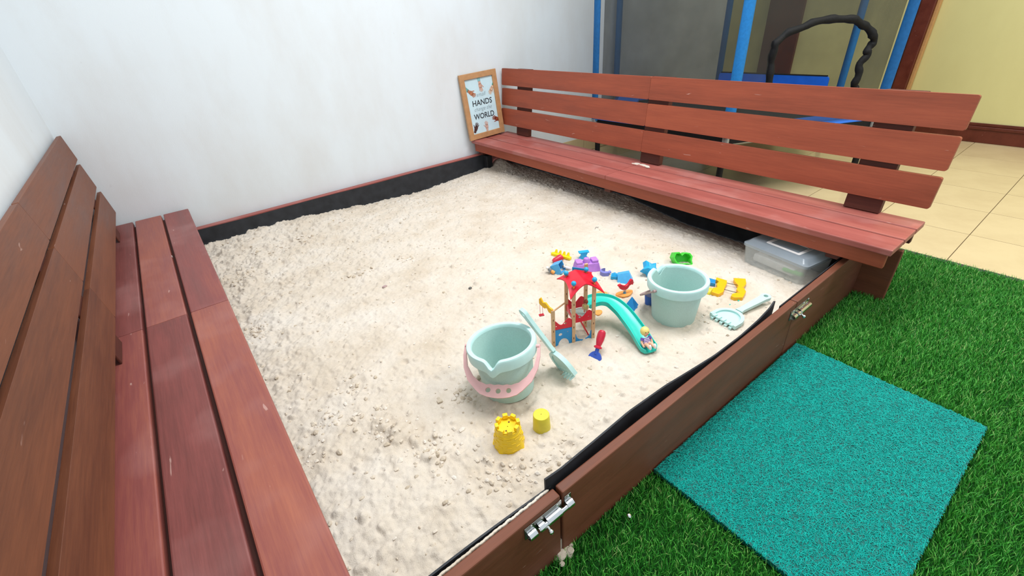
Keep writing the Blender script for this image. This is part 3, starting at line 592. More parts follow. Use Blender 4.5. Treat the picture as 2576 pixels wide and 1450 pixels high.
# ------------------------------------------------------------------ rakes
def rake(label, M):
    t = thing('toy_rake', label, 'rake', group='mint toy rakes'); t.matrix_world = M
    # along +x: head at 0..0.085, handle to 0.23; z up
    hd = [(.235, 0)]
    out = circ(.222, 0, .0165, 14, -100, 100)+[(.205, .0135), (.10, .0095), (.085, .012)]+[(.085, -.012), (.10, -.0095), (.205, -.0135)]
    G().shape([out, circ(.222, 0, .0075, 14)[::-1]], .011, T(0, 0, .012)).build('handle', M_mint, t, .0025, 50)
    o1 = [(.088, y) for y in (.0,)]; arc_o = circ(.030, 0, .052, 28, -92, 92); arc_i = circ(.030, 0, .041, 28, 92, -92)
    G().shape([[(x, y*.92) for x, y in arc_o]+[(.006, .048), (.006, .037)]+[(x, y*.92) for x, y in arc_i]+[(.006, -.037), (.006, -.048)]], .013, T(0, 0, .010)).build('head_rim', M_mint, t, .002, 50)
    G().shape([circ(.030, 0, .044, 24, -95, 95)+[(.008, .036), (.008, -.036)]], .003, T(0, 0, .008)).build('head_plate', M_mint, t, 0, 50)
    for k in range(5):
        y = -.034+.017*k
        G().shape([[(0, -.006), (.016, -.0065), (.016, .0065), (0, .006)]], .010, T(.004, y, .010)).shape([[(-.0055, 0), (.0055, 0), (.002, -.020), (-.002, -.020)]], .005, T(.001, y, .008) @ R(90, 'X') @ R(90, 'Y')).build('tine', M_mint, t, .0015, 0)
    return t
a = ats(1838, 803); c = ats(1922, 762); a.z += .012; c.z = a.z+.006
xx = (c-a).normalized(); zz_ = Vector((0, 0, 1)); yy = zz_.cross(xx).normalized(); zz_ = xx.cross(yy)
def basis(o, x, y, z): return Matrix(((x.x, y.x, z.x, o.x), (x.y, y.y, z.y, o.y), (x.z, y.z, z.z, o.z), (0, 0, 0, 1)))
rake('mint toy rake lying flat on the sand near the far bolt', basis(a-xx*.050-zz_*.010, xx, yy, zz_))
rt = Vector((.918, -1.880, b1.z+.171)); rb = ats(1424, 950); rb.z += .012
xx = (rt-rb).normalized(); nn = Vector((.53, .16, .53)); yy = nn.cross(xx).normalized(); zz_ = xx.cross(yy)
rake('mint toy rake leaning upright against the bucket with pink handle', basis(rb-xx*.004, xx, yy, zz_))

# ------------------------------------------------------------------ toy playground tower
UA = -24; tw = Vector((1.147, -1.8545, 0)); tw.z = float(S(tw.x, tw.y))-.006
pg = thing('toy_playground', 'toy climbing tower with red roof, blue balls and a turquoise slide', 'toy playset', tw, (0, 0, math.radians(UA)))
q = .0325
def post(name, x, y, z0, z1, slots=True):
    o = G().box(-.0055, .0055, -.0035, .0035, z0, z1).build(name, M_ply, pg, .0006, 0, (x, y, 0))
    if slots:
        zz0 = z0+.03
        while zz0 < z1-.02: G().box(-.001, .001, -.0039, -.0033, zz0, zz0+.007).build('slot', M_slot, o, 0, 0); zz0 += .042
    return o
for x, y, h in ((-q, -q, .196), (q, -q, .200), (-q, q, .200), (q, q, .200)): post('tower_post', x, y, -.01, h)
post('tower_post', -q-.066, -q, -.01, .142); post('tower_post', q+.012, q+.03, -.01, .225)
ax = -q-.066
# roof: sheet with star-shaped outline, ridge in the middle, hipped sides
def roofpt(u, v):
    m = min(abs(u), abs(v))**2.2; x = u*.0445*(1+(.20 if v < 0 else .30)*m); y = v*.0455*(1+(.35 if v < 0 else .04)*m)
    return x, y, .2235-.30*abs(x)-(.016 if v < 0 else .004)*m-.10*max(0, abs(y)-.03)
n = 18; V = []; F = []
for lay in (0, -.003):
    for i in range(n+1):
        for j in range(n+1):
            x, y, z = roofpt(-1+2*i/n, -1+2*j/n); V.append((x, y, z+lay))
m_ = (n+1)*(n+1); id_ = lambda i, j, l=0: l*m_+i*(n+1)+j
for i in range(n):
    for j in range(n): F += [(id_(i, j), id_(i+1, j), id_(i+1, j+1), id_(i, j+1)), (id_(i, j, 1), id_(i, j+1, 1), id_(i+1, j+1, 1), id_(i+1, j, 1))]
    for e0, e1 in (((i, 0), (i+1, 0)), ((i, n), (i+1, n)), ((0, i), (0, i+1)), ((n, i), (n, i+1))): F.append((id_(*e0), id_(*e1), id_(*e1, 1), id_(*e0, 1)))
G().add(V, F).build('roof', M_red, pg, 0, 50)
for x in (-q, q):
    for y in (-q, q): G().tube([(x, y, .19), (x, y, .214)], .003, 8).build('peg', M_orange, pg); G().ball((x, y, .2225), .0078).build('roof_ball', M_ball, pg)
FX = Matrix(((1, 0, 0, 0), (0, 0, 1, 0), (0, 1, 0, 0), (0, 0, 0, 1)))   # shape xy -> local x,z
SX = Matrix(((0, 0, 1, 0), (1, 0, 0, 0), (0, 1, 0, 0), (0, 0, 0, 1)))   # shape xy -> local y,z
def wave(x0, x1, zb, zt, bumps=1): 
    nn = 16; return [(x0, zb), (x1, zb)]+[(lerp(x1, x0, i/nn), zt+.010*math.sin(i/nn*math.pi*2.3+.3)) for i in range(nn+1)]
G().shape([wave(-q+.005, q-.005, .080, .107), circ(-.012, .098, .0045, 12)[::-1], circ(.016, .094, .002, 8)[::-1]], .003, T(0, -q, 0) @ FX).build('railing', M_red, pg, 0, 0)
G().shape([[(x-.066, z) for x, z in wave(-q+.005, q-.005, .068, .092)], circ(-.060, .086, .0045, 12)[::-1], circ(-.089, .080, .0025, 8)[::-1]], .003, T(0, -q, 0) @ FX).build('railing', M_red, pg, 0, 0)
x0, x1 = ax+.005, -q-.005; xm = (x0+x1)/2
G().shape([[(x0, -.01)]+[(xm-.019*math.cos(math.radians(t_)), .0+.030*math.sin(math.radians(t_))) for t_ in range(0, 181, 15)]+[(x1, -.01), (x1, .066), (x0, .066)], circ(xm-.010, .046, .0062, 12)[::-1], circ(xm+.014, .052, .0025, 8)[::-1]], .003, T(0, -q, 0) @ FX).build('side_panel', M_blue, pg, 0, 0)
x0, x1 = -q+.005, q-.005
G().shape([[(x0, -.01), (x1, -.01), (x1, .040)]+[(.024*math.cos(math.radians(t_)), .034-.026*math.sin(math.radians(t_))) for t_ in range(0, 181, 15)]+[(x0, .034)], circ(-.013, .002, .004, 10)[::-1], circ(.020, .006, .003, 8)[::-1]], .003, T(0, -q, 0) @ FX).build('side_panel', M_blue, pg, 0, 0)
G().box(-q, q, -q+.002, q, .082, .086).build('deck', M_mint2, pg, .0006, 0)
G().shape([wave(-q+.005, q-.005, .088, .118), circ(-.010, .106, .006, 12)[::-1]], .003, T(0, q, 0) @ FX).build('railing', M_red, pg, 0, 0)
G().shape([wave(-q+.005, q-.005, .088, .106)], .003, T(-q, 0, 0) @ SX).build('railing', M_red, pg, 0, 0)
G().shape([[(0, .172), (.046, .190), (.046, .222), (0, .206)]], .003, T(q+.012, q+.03, 0) @ R(180, 'Z') @ FX).build('flag_panel', M_blue, pg, 0, 0)
# ladder on the slide side, under the deck
lm_ = T(q-.004, -.002, 0) @ R(-24, 'Y')
for y in (-.016, .016): G().box(-.002, .002, y-.002, y+.002, -.005, .088, lm_).build('ladder_rail', M_red, pg, 0, 0)
for k in range(4): G().tube([(0, -.016, .012+.02*k), (0, .016, .012+.02*k)], .002, 8, lm_).build('ladder_rung', M_ply, pg)
# swing beam: bar to the side post, yellow arm and hanging swing
G().tube([(ax, -q, .138), (-q, q, .118)], .0025, 8).build('swing_bar', M_ply, pg)
arm = [(0, 0), (.014, .004), (.020, .016), (.030, .012), (.040, .018), (.048, .024), (.048, .040), (.042, .046), (.034, .032), (.024, .034), (.012, .022), (0, .018)]
G().shape([arm], .006, T(ax, -q, .128) @ R(128, 'Z') @ FX).build('swing_arm', M_yel2, pg, .001, 0)
sx, sy = ax-.042*.62, -q+.042*.79
for d_ in (-.004, .004): G().tube([(sx+d_, sy, .150), (sx+d_, sy, .112)], .0006, 6).build('swing_rope', M_red, pg)
G().box(sx-.008, sx+.008, sy-.005, sy+.005, .108, .112).build('swing_seat', M_red, pg, .001, 0)
# slide: channel along a curved centre line (world points -> local)
inv = (T(*tw) @ R(UA, 'Z')).inverted()
ctl = [(1474, 766, .206), (1505, 757, .206), (1535, 762, .198), (1563, 783, .183), (1587, 812, .165), (1608, 842, .147), (1624, 868, .135), (1637, 886, .130)]
cps = [inv @ atz(*m) for m in ctl]
def cr(P, n=6):
    out = []
    for i in range(len(P)-1):
        p0, p1, p2, p3 = P[max(i-1, 0)], P[i], P[i+1], P[min(i+2, len(P)-1)]
        for k in range(n):
            t_ = k/n; out.append(.5*((2*p1)+(p2-p0)*t_+(2*p0-5*p1+4*p2-p3)*t_*t_+(3*p1-p0-3*p2+p3)*t_**3))
    return out+[P[-1]]
cl_ = cr(cps); V = []; F = []; prof = [(-.0265, .013), (-.0245, .013), (-.022, .004), (-.014, 0), (.014, 0), (.022, .004), (.0245, .013), (.0265, .013), (.0265, -.002), (.014, -.004), (-.014, -.004), (-.0265, -.002)]
for i, p in enumerate(cl_):
    t_ = (cl_[min(i+1, len(cl_)-1)]-cl_[max(i-1, 0)]).normalized(); s_ = t_.cross(Vector((0, 0, 1))).normalized(); u_ = s_.cross(t_)
    e = 1 if i < len(cl_)-4 else (1-.10*(i-len(cl_)+4))
    V += [p+s_*(a_*e)+u_*b_ for a_, b_ in prof]
kp = len(prof)
for i in range(len(cl_)-1):
    for k in range(kp): F.append((i*kp+k, i*kp+(k+1) % kp, (i+1)*kp+(k+1) % kp, (i+1)*kp+k))
F += [tuple(range(kp)), tuple(range((len(cl_)-1)*kp, len(cl_)*kp))[::-1]]
G().add(V, F).build('slide', M_slide, pg, 0, 45)

# ------------------------------------------------------------------ little figures
def doll(name, label, M, hair, top, skin, s_=1.0, seated=True):
    t = thing(name, label, 'figurine'); t.matrix_world = M @ Matrix.Scale(s_, 4)
    # local: z up the back, -y is forward (legs), x across
    G().lathe([(.0075, 0), (.0090, .003), (.0085, .012), (.0072, .019), (.0035, .0215)], 18, Matrix.Diagonal((1, .72, 1, 1)), cap1=True).build('torso', top, t)
    G().ball((0, 0, .0305), .0086, None, 18, (.92, .92, 1.02)).tube([(0, 0, .02), (0, 0, .025)], .003, 8).build('head', skin, t)
    hd = t.children[-1]
    for sx_ in (-1, 1): G().ball((sx_*.0030, -.0078, .031), .0010, None, 8).build('eye', M_black, hd)
    G().tube([(-.002, -.0079, .0272), (0, -.0081, .0268), (.002, -.0079, .0272)], .0004, 6).build('mouth', M_rasp, hd)
    bm_ = G(); bm_.ball((0, .0014, .0315), .0096, None, 18, (1, .98, 1.05)); bm_.build('hair', hair, t)
    ho = t.children[-1]; me = ho.data
    for v in me.vertices:
        if v.co.y < -.004 and v.co.z < .0355: v.co.y = -.004
        if v.co.z < .027 and v.co.y > -.003: v.co.z -= .006; 
    for sx_ in (-1, 1):
        G().tube([(sx_*.0078, 0, .0185), (sx_*.0115, -.001, .010), (sx_*.0108, -.006, .003)], [.0028, .0025, .002], 8).ball((sx_*.0106, -.007, .002), .0026, None, 8).build('arm', skin, t)
        G().tube([(sx_*.0078, 0, .0187), (sx_*.0102, -.0006, .0135)], [.0036, .0034], 10).build('sleeve', top if top != M_shirt else M_purple, t)
        if seated: G().tube([(sx_*.0042, -.001, .003), (sx_*.0052, -.012, .0065), (sx_*.0055, -.0215, .002)], [.0042, .0036, .003], 10).build('leg', skin, t); fp = (sx_*.0055, -.0240, .0045)
        else: G().tube([(sx_*.004, 0, .002), (sx_*.0045, 0, -.016)], [.0042, .0034], 10).build('leg', skin, t); fp = (sx_*.0045, -.002, -.018)
        G().ball(fp, .0036, None, 10, (.85, .8, 1.7) if seated else (.85, 1.7, .8)).build('shoe', M_white, t)
    return t
R4 = (T(*tw) @ R(UA, 'Z')).to_3x3(); e1 = T(*tw) @ R(UA, 'Z') @ cl_[-6]; e0 = T(*tw) @ R(UA, 'Z') @ cl_[-12]
fw = (e1-e0).normalized(); ang = math.atan2(fw.y, fw.x)
doll('toy_figure', 'blond toy figure in a purple striped shirt sitting at the foot of the slide', T(e1.x, e1.y, e1.z+.003) @ Matrix.Rotation(ang+math.pi/2, 4, 'Z') @ R(-20, 'X'), M_blond, M_shirt, M_skin, 1.45)
dk = T(*tw) @ R(UA, 'Z') @ Vector((.018, -.004, .088))
doll('toy_figure', 'small auburn-haired toy figure in pale yellow standing on the tower deck', T(dk.x, dk.y, dk.z+.016) @ R(-60, 'Z'), M_auburn, M_cream, M_skin, .8, False)

# ------------------------------------------------------------------ small sand toys
def mould(name, label, px, py, rz, dz=0, cat='sand mould', rot=(0, 0), group='sand moulds and loose toy pieces'):
    p = ats(px, py); p.z += dz; return thing(name, label, cat, p, (math.radians(rot[0]), math.radians(rot[1]), math.radians(rz)), group)
# shovel, red handle down into the blue scoop
hp = ats(1497, 900); ht = atz(1515, 836, hp.z+.062); xx = (ht-hp).normalized()
yy = Vector((0, 0, 1)).cross(xx).normalized(); zz_ = xx.cross(yy)
sh = thing('toy_shovel', 'small toy shovel with red grip and blue scoop stuck in the sand', 'toy shovel'); sh.matrix_world = basis(hp, xx, yy, zz_)
RX = R(90, 'Y')
G().lathe([(.0085, .028), (.0125, .030), (.0125, .034), (.0075, .037), (.0090, .042), (.0118, .056), (.0125, .070), (.0110, .080), (.0070, .085), (.001, .0862)], 10, RX).build('grip', M_rasp, sh, 0, 25)
G().tube([(.010, 0, 0), (.032, 0, 0)], .0062, 12).build('neck', M_navy, sh)
g = G().ball((-.006, 0, 0), .026, None, 20, (1, .84, .62))
g.v = [(x, y*(1 if x > -.012 else 1+.5*(x+.012)/.013), min(z, .007-.003*(1-(y/.022)**2))) for x, y, z in g.v]
g.build('scoop', M_navy, sh, 0, 40)
# castle mould
t = mould('castle_mould', 'bright yellow castle-tower sand mould with battlements, below the cup', 1281, 1113, 20, -.004, group=None); t.scale = (1.12, 1.12, 1)
G().lathe([(.036, 0), (.0365, .003), (.0335, .005), (.0335, .018), (.0265, .060), (.026, .062), (.0245, .062), (.0245, .066), (.0225, .066), (.0222, .060), (.001, .060)], 48, mod=lambda p, a, i: (p[0]*(1+(.16 if i < 3 else 0)*max(0, math.cos(4*a))**3), p[1]*(1+(.16 if i < 3 else 0)*max(0, math.cos(4*a))**3), p[2])).build('body', M_yelc, t, 0, 35)
for k in range(8): G().box(-.0055, .0055, -.004, .004, .062, .0745, R(k*45, 'Z') @ T(0, -.0232, 0)).build('battlement', M_yelc, t, .0012, 0)
for k in range(2): G().tube([(.0115*(-1)**k, .004*(-1)**k, .0595), (.0115*(-1)**k, .004*(-1)**k, .0606)], .002, 10).build('hole', M_slot, t)
for row in range(4):
    for k in range(10):
        z_ = .014+row*.0105; r_ = lerp(.0335, .0265, (z_-.018)/.042)+.0003 if z_ > .018 else .0337
        a_ = (k+.5*(row % 2))*36; G().box(-.0052, .0052, -.0006, .0006, -.0012, .0012, R(a_, 'Z') @ T(0, -r_, z_)).build('brick_mark', M_yelc, t, .0005, 0)
G().tube([(.0279*math.cos(a_), .0279*math.sin(a_), .052) for a_ in np.linspace(0, 2*math.pi, 40)[:-1]], .0009, 6, None, True).build('band', M_yelc, t)
t = mould('toy_cup', 'dull yellow upturned toy cup beside the castle mould', 1363, 1076, 30, -.004, 'cup', group=None)
G().lathe([(.0225, 0), (.0225, .003), (.0205, .050), (.0195, .0515), (.001, .0515)], 40).build('body', M_lime, t, 0, 35)
G().tube([(.021, -.003, .036), (.030, -.003, .034), (.031, -.003, .018), (.022, -.003, .012)], .0028, 8).build('handle', M_lime, t)
# spring rider
t = mould('spring_rider', 'red bird-shaped toy spring rider on an orange base', 1571, 741, -15, 0, 'toy rider', group=None)
def blob(n_, r_, amp, f_, ph=0, sy=1): return [(r_*(1+amp*math.sin(f_*2*math.pi*i/n_+ph))*math.cos(2*math.pi*i/n_), sy*r_*(1+amp*math.sin(f_*2*math.pi*i/n_+ph))*math.sin(2*math.pi*i/n_)) for i in range(n_)]
G().shape([blob(32, .034, .10, 3, .5, .55)], .005, T(.0, 0, .003)).build('base', M_orange, t, .001, 0)
G().tube([(.004*math.cos(a_), .004*math.sin(a_), .006+.014*a_/25) for a_ in np.linspace(0, 25, 70)], .0009, 6).build('spring', M_galv, t)
G().tube([(0, 0, .005), (0, 0, .009)], .0055, 12).build('spring_cup', M_cyan, t)
bird = [(-.030, .034), (-.032, .030), (-.027, .026), (-.024, .018), (-.014, .010), (0, .006), (.010, .009), (.018, .020), (.026, .022), (.031, .018), (.033, .026), (.031, .038), (.026, .044), (.020, .040), (.016, .034), (.010, .026), (.0, .022), (-.012, .028), (-.020, .035)]
G().shape([[(x, z+.015) for x, z in bird]], .009, FX).build('bird', M_red, t, .001, 0)
# orange loose bases
for (px, py, rz, r_, la) in ((1512, 744, 10, .026, 'orange flat toy base half hidden behind the tower post'), (1549, 755, 60, .016, 'small orange disc lying above the slide bend'), (1505, 789, 20, .016, 'small orange piece lying below the start of the slide')):
    t = tag(G().shape([blob(28, r_, .08, 3, px, .8)], .005).build('orange_disc', M_orange, None, .001, 0), la, 'toy piece', 'sand moulds and loose toy pieces'); p = ats(px, py); t.location = p+Vector((0, 0, .003)); t.rotation_euler = (0, 0, math.radians(rz))
# pyramids and small moulds
def frustum(name, label, px, py, rz, a0, c0, a1, c1, h, mat, rot=(0, 0), dz=-.001):
    o = G().add([(-a0, -c0, 0), (a0, -c0, 0), (a0, c0, 0), (-a0, c0, 0), (-a1, -c1, h), (a1, -c1, h), (a1, c1, h), (-a1, c1, h)], [(0, 3, 2, 1), (4, 5, 6, 7), (0, 1, 5, 4), (1, 2, 6, 5), (2, 3, 7, 6), (3, 0, 4, 7)]).build(name, mat, None, .0015, 0)
    p = ats(px, py); o.location = p+Vector((0, 0, dz)); o.rotation_euler = (math.radians(rot[0]), math.radians(rot[1]), math.radians(rz)); return tag(o, label, 'sand mould', 'sand moulds and loose toy pieces')
frustum('pyramid_mould', 'blue pyramid sand mould just above the slide', 1588, 772, 15, .021, .021, .001, .001, .042, M_pyr)
frustum('wedge_mould', 'sky blue tilted wedge mould behind the red bird rider', 1573, 706, 40, .026, .030, .010, .022, .040, M_sky, (-14, 10), -.006)
t = mould('house_mould', 'little turquoise house-shaped mould between crescent and wedge moulds', 1545, 699, 35)
G().box(-.014, .014, -.012, .012, 0, .013).build('body', M_cyan, t, .001, 0); G().add([(-.012, -.010, .013), (.012, -.010, .013), (.012, .010, .013), (-.012, .010, .013), (-.004, 0, .026), (.006, 0, .022)], [(0, 1, 5, 4), (1, 2, 5), (2, 3, 4, 5), (3, 0, 4), (0, 3, 2, 1)]).build('roof', M_cyan, t, .001, 0)
t = mould('crescent_mould', 'periwinkle crescent-shaped sand mould right of the lilac castle', 1522, 690, 20)
G().shape([circ(0, 0, .020, 20, 20, 250)+circ(.006, .004, .013, 16, 235, 40)], .016, T(0, 0, .008)).build('crescent', M_peri, t, .0015, 0); G().tube([(-.006, -.010, .008), (.012, -.016, .008)], .0065, 12).build('foot', M_peri, t)
t = mould('castle_block_mould', 'lilac castle-wall sand mould behind the red roof', 1475, 680, -28, 0); t.scale = (1.15, 1.15, 1.1)
G().add([(-.046, -.022, 0), (.046, -.022, 0), (.046, .022, 0), (-.046, .022, 0), (-.040, -.017, .034), (.040, -.017, .034), (.040, .017, .034), (-.040, .017, .034)], [(0, 3, 2, 1), (4, 5, 6, 7), (0, 1, 5, 4), (1, 2, 6, 5), (2, 3, 7, 6), (3, 0, 4, 7)]).build('body', M_lil, t, .002, 0)
for x in (-.028, .028): G().box(x-.011, x+.011, -.015, .015, .034, .044).build('battlement', M_lil, t, .002, 0)
G().lathe([(.013, .030), (.013, .040), (.009, .050), (.001, .053)], 10).build('turret', M_lil, t, 0, 30)
t = mould('hourglass_mould', 'bright cyan hourglass-shaped mould behind the lilac castle', 1468, 650, 0)
G().shape([[(-.020, .0), (.020, 0), (.010, .014), (.018, .030), (-.018, .030), (-.010, .014)]], .018, T(0, 0, 0) @ R(-30, 'Z') @ FX).build('body', M_cyan, t, .002, 0); G().box(-.022, .022, -.010, .010, .028, .033, R(-30, 'Z')).build('lip', M_cyan, t, .001, 0)
# yellow comb
a = ats(1388, 641); c = ats(1436, 655); t = thing('toy_comb', 'lemon yellow toothed rake head at the far left of the toys', 'toy rake', (a+c)/2, (0, 0, math.atan2(c.y-a.y, c.x-a.x)), None)
Lc = (c-a).length; G().box(-Lc/2, Lc/2, -.008, .008, 0, .013).build('bar', M_comb, t, .003, 0)
for k in range(4): G().shape([[(-.008, 0), (.008, 0), (.003, .016), (-.003, .016)]], .006, T(-Lc/2+.018+k*(Lc-.036)/3, .006, .011) @ R(-25, 'X') @ FX).build('tooth', M_comb, t, .001, 0)
# red knob and blue open box, two little animals
t = mould('toy_grip', 'raspberry red bulbous toy grip beside the yellow comb', 1403, 658, 20, .010, 'toy piece')
G().lathe([(.001, -.024), (.010, -.022), (.014, -.012), (.013, 0), (.0155, .010), (.014, .020), (.006, .025), (.001, .0255)], 20, R(72, 'Y') @ R(30, 'X')).build('grip', M_rasp, t)
t = mould('open_box_mould', 'open blue box mould tipped on its side left of the roof', 1404, 682, 28, .014, rot=(64, 8)); t.scale = (1.2, 1.2, 1.2)
a0, h_ = .022, .030; g = G(); o_ = [(-a0, -.018), (a0, -.018), (a0, .018), (-a0, .018)]; i_ = [(x*.86, y*.86) for x, y in o_]
g.shape([o_, i_[::-1]], h_, T(0, 0, 0)); g.build('walls', M_sky, t, 0, 0); G().box(-a0*.95, a0*.95, -.017, .017, -.016, -.013).build('bottom', M_pyr, t, 0, 0)
t = mould('toy_figure', 'tiny grey and orange toy figurine lying in front of the open blue box', 1395, 691, 200, .006, 'figurine', (58, 8), None)
G().lathe([(.001, 0), (.007, .001), (.0075, .008), (.006, .016), (.004, .019)], 14, cap1=True).build('body', M_orange, t); G().lathe([(.0062, .016), (.0075, .018), (.0075, .028), (.006, .030)], 14, cap1=True).build('jacket', M_grey, t)
G().ball((0, 0, .036), .0068).build('head', M_white, t)
for s_ in (-1, 1): G().tube([(s_*.007, 0, .026), (s_*.010, -.003, .016)], .002, 8).build('arm', M_grey, t)
t = mould('toy_figure', 'tiny white and grey toy figurine lying above the red roof corner', 1430, 678, 60, .006, 'figurine', (-62, 10), None)
G().lathe([(.001, -.012), (.005, -.011), (.006, .0), (.005, .012), (.003, .015)], 14, cap1=True).build('body', M_white, t); G().ball((0, 0, .021), .0062).build('head', M_white, t); G().ball((0, .001, .0238), .0062, None, 14, (1.05, 1.05, .7)).build('hair', M_grey, t)
# star, green mould
t = mould('star_mould', 'bright blue chunky star mould behind the bucket with shaded pink handle', 1630, 688, 10, .010, rot=(38, -12)); t.scale = (1.4, 1.4, 1.4)
st = []
for k in range(10): r_ = .030 if k % 2 == 0 else .0165; st.append((r_*math.cos(math.pi*k/5), r_*math.sin(math.pi*k/5)))
V = [(x, y, 0) for x, y in st]+[(x*.95, y*.95, .016) for x, y in st]+[(x*.55, y*.55, .024) for x, y in st]+[(0, 0, .024)]
F = [tuple(range(10))[::-1]]+[(k, (k+1) % 10, 10+(k+1) % 10, 10+k) for k in range(10)]+[(10+k, 10+(k+1) % 10, 20+(k+1) % 10, 20+k) for k in range(10)]+[(20+k, 20+(k+1) % 10, 30) for k in range(10)]
G().add(V, F).build('star', M_cyan, t, .002, 0)
t = mould('leaf_mould', 'lime green fish-shaped hollow mould in front of the far bench', 1712, 662, -35, .018, rot=(62, 8)); t.scale = (1.12, 1.25, 1.2)
fo = [(-.036, .004), (-.030, .020), (-.014, .022), (-.004, .012), (.008, .022), (.026, .020), (.036, .010), (.034, -.004), (.040, -.020), (.020, -.016), (0, -.020), (-.024, -.014)]
G().shape([fo, [(x*.82, y*.78) for x, y in fo][::-1]], .026).build('wall', M_green, t, .001, 0); G().shape([fo], .003, T(0, 0, -.013)).build('bottom', M_green, t, 0, 0)
# yellow wavy frame toy with wires and blue block
o_ = ats(1772, 712); ex_ = ats(1862, 712)-o_; ex_.z = 0; lx_ = ex_.length
t = thing('wire_maze_toy', 'flat toy with two wavy yellow ends joined by wires beside the bucket', 'toy', o_, (0, 0, math.atan2(ex_.y, ex_.x)), None)
M1 = (T(*t.location) @ Euler(t.rotation_euler).to_matrix().to_4x4()).inverted()
def pix(l, z=.008): return [(lambda p: (p.x, p.y))(M1 @ atz(a_, b_, o_.z+z)) for a_, b_ in l]
e2 = pix([(1846, 703), (1875, 705), (1877, 716), (1870, 726), (1876, 737), (1868, 752), (1846, 752), (1838, 748), (1842, 742), (1858, 739), (1852, 731), (1857, 722), (1848, 712), (1845, 706)])
e1_ = pix([(1802, 701), (1828, 709), (1828, 716), (1822, 728), (1820, 737), (1807, 744), (1790, 738), (1792, 728), (1804, 726), (1802, 717), (1808, 712), (1800, 706)])
G().shape([e2], .014, T(0, 0, .007)).build('end_piece', M_yel2, t, .0015, 0); G().shape([e1_], .014, T(0, 0, .007)).build('end_piece', M_yel2, t, .0015, 0)
for px_ in (e2[3], e2[9], e2[0]): G().tube([(px_[0]*.96+e2[6][0]*.04, px_[1]*.96+e2[6][1]*.04, .0138), (px_[0]*.96+e2[6][0]*.04, px_[1]*.96+e2[6][1]*.04, .0146)], .003, 10).build('peg', M_orange, t)
for l in (((1812, 709), (1860, 719)), ((1812, 726), (1858, 738))):
    (x0, y0), (x1, y1) = pix(l, .010); G().tube([(x0, y0, .010), (x1, y1, .010)], .0010, 6).build('wire', M_wire, t)
bb_ = pix([(1770, 699), (1800, 707), (1799, 717), (1769, 711)]); G().shape([bb_], .013, T(0, 0, .007)).build('block', M_blue, t, .0015, 0)
t = mould('shell_mould', 'dull yellow rounded mould tucked beside the wire toy', 1784, 735, 10, -.003)
G().ball((0, 0, 0), .022, None, 18, (1, .8, .8)).build('shell', M_lime, t)
for k in range(5): G().tube([(.0225*math.sin(a_)*math.cos(.5*(k-2)), .018*math.sin(.5*(k-2)), .0176*math.cos(a_)*1.0) for a_ in np.linspace(-1.2, 1.2, 9)], .0009, 6).build('rib', M_lime, t)
# blue clear cup behind the bucket
t = mould('toy_cup', 'small translucent blue cup peeping out behind the bucket with shaded pink handle', 1634, 766, 0, 0, 'cup', group=None)
G().lathe([(.014, 0), (.016, .002), (.020, .040), (.0185, .040), (.0145, .004), (.001, .004)], 28).build('body', M_cupb, t)
# storage box
s0 = ats(1861, 656); s1 = ats(2014, 723); d_ = s1-s0; sl_ = math.hypot(d_.x, d_.y)
t = thing('storage_box', 'frosted clear plastic box with a lid, half under the far bench', 'storage box', (s0.x, s0.y, min(s0.z, s1.z)-.003), (0, 0, math.atan2(d_.y, d_.x)), None)
bw, bh = .170, .084
def rbox(x0, x1, y0, y1, z0, z1, tp_=.0): 
    a_ = rrect(x0+tp_, x1-tp_, y0+tp_, y1-tp_, .014); c_ = rrect(x0, x1, y0, y1, .014); return a_, c_
def shell(rings, close0, close1):
    V = []; F = []; m_ = len(rings[0][0])
    for l_, z_ in rings: V += [(x, y, z_) for x, y in l_]
    for i in range(len(rings)-1):
        for k in range(m_): F.append((i*m_+k, i*m_+(k+1) % m_, (i+1)*m_+(k+1) % m_, (i+1)*m_+k))
    if close0: F.append(tuple(range(m_))[::-1])
    if close1: F.append(tuple(range((len(rings)-1)*m_, len(rings)*m_)))
    return G().add(V, F)
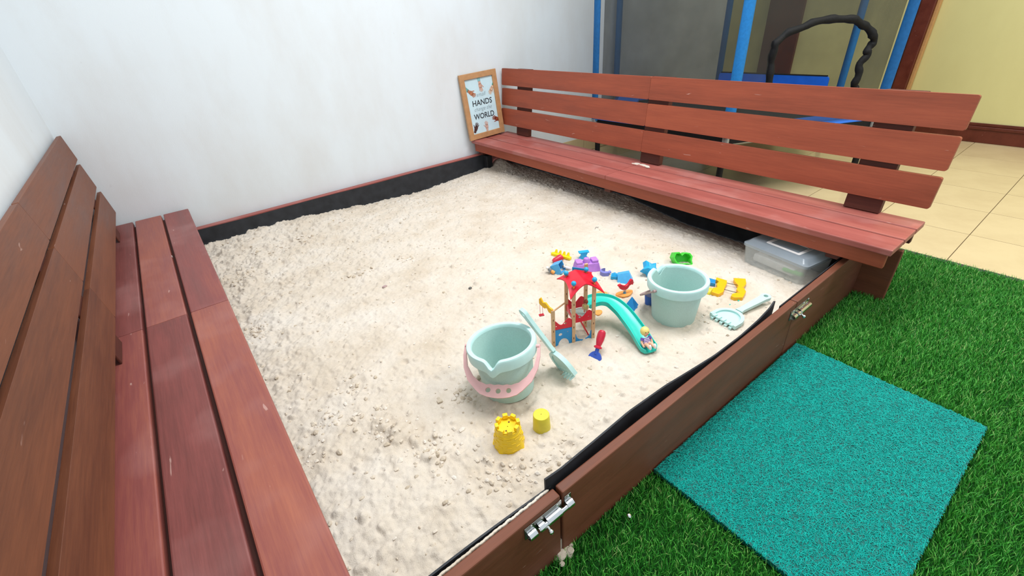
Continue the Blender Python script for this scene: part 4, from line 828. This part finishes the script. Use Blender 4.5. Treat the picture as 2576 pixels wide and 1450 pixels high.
rr_ = lambda e: rrect(e, sl_-e, e, bw-e, .014)
shell([(rr_(.008), 0), (rr_(.0), bh), (rr_(.002), bh), (rr_(.010), .002)], True, True).build('tub', M_clear, t)
ld = shell([(rr_(-.003), bh-.008), (rr_(-.003), bh+.002), (rr_(.006), bh+.006), (rr_(.016), bh+.018), (rr_(.020), bh+.019)], False, True).build('lid', M_lid, t)
G().shape([rrect(.07, sl_-.05, .028, bw-.055, .006), rrect(.082, sl_-.062, .040, bw-.067, .004)[::-1]], .0012, T(0, 0, bh+.0198)).build('label_frame', M_white, ld, 0, 0)
G().shape([[(.17, .02), (.235, .03), (.24, .045), (.215, .042), (.205, .055), (.19, .04), (.17, .04)]], .012, T(-.01, .0, .030)).build('content', M_green, t, .003, 0)
G().shape([[(.03, .03), (.20, .03), (.20, .12), (.03, .12)]], .03, T(0, 0, .025)).build('content', M_white, t, .008, 0)
# debris
def bit(name, label, px, py, mat, s_, cat, sc=(1, 1, 1)):
    o = G().ball((0, 0, 0), s_, None, 8, sc).build(name, mat, None, 0, 20); p = ats(px, py); o.location = (p.x, p.y, zs(p.x, p.y)+s_*sc[2]*.5); return tag(o, label, cat)
bit('pebble', 'small silvery grey stone on the sand right of the middle', 1183, 727, M_steel, .008, 'pebble', (1, .8, .7)); bit('bead', 'tiny white bead on the sand left of the bucket with pink handle', 1131, 927, M_white, .003, 'bead')
bit('plastic_scrap', 'tiny turquoise scrap just below the yellow wire toy end', 1858, 757, M_slide, .004, 'scrap', (1.2, .7, .4)); bit('plastic_scrap', 'tiny turquoise scrap above the lying rake', 1836, 768, M_slide, .003, 'scrap', (1.2, .7, .4))
bit('pebble', 'grey flattish stone lying on the rough sand above the middle', 968, 723, M_pink_shaded, .009, 'pebble', (1.3, .8, .4))
t = tag(G().tube([(0, 0, .004), (.010, .004, .006), (.014, -.004, .006), (.024, 0, .003)], .0012, 6).build('twig', M_grey, None), 'short curled grey twig on the sand in front of the far bench', 'twig'); p = ats(1497, 578); t.location = (p.x, p.y, zs(p.x, p.y))
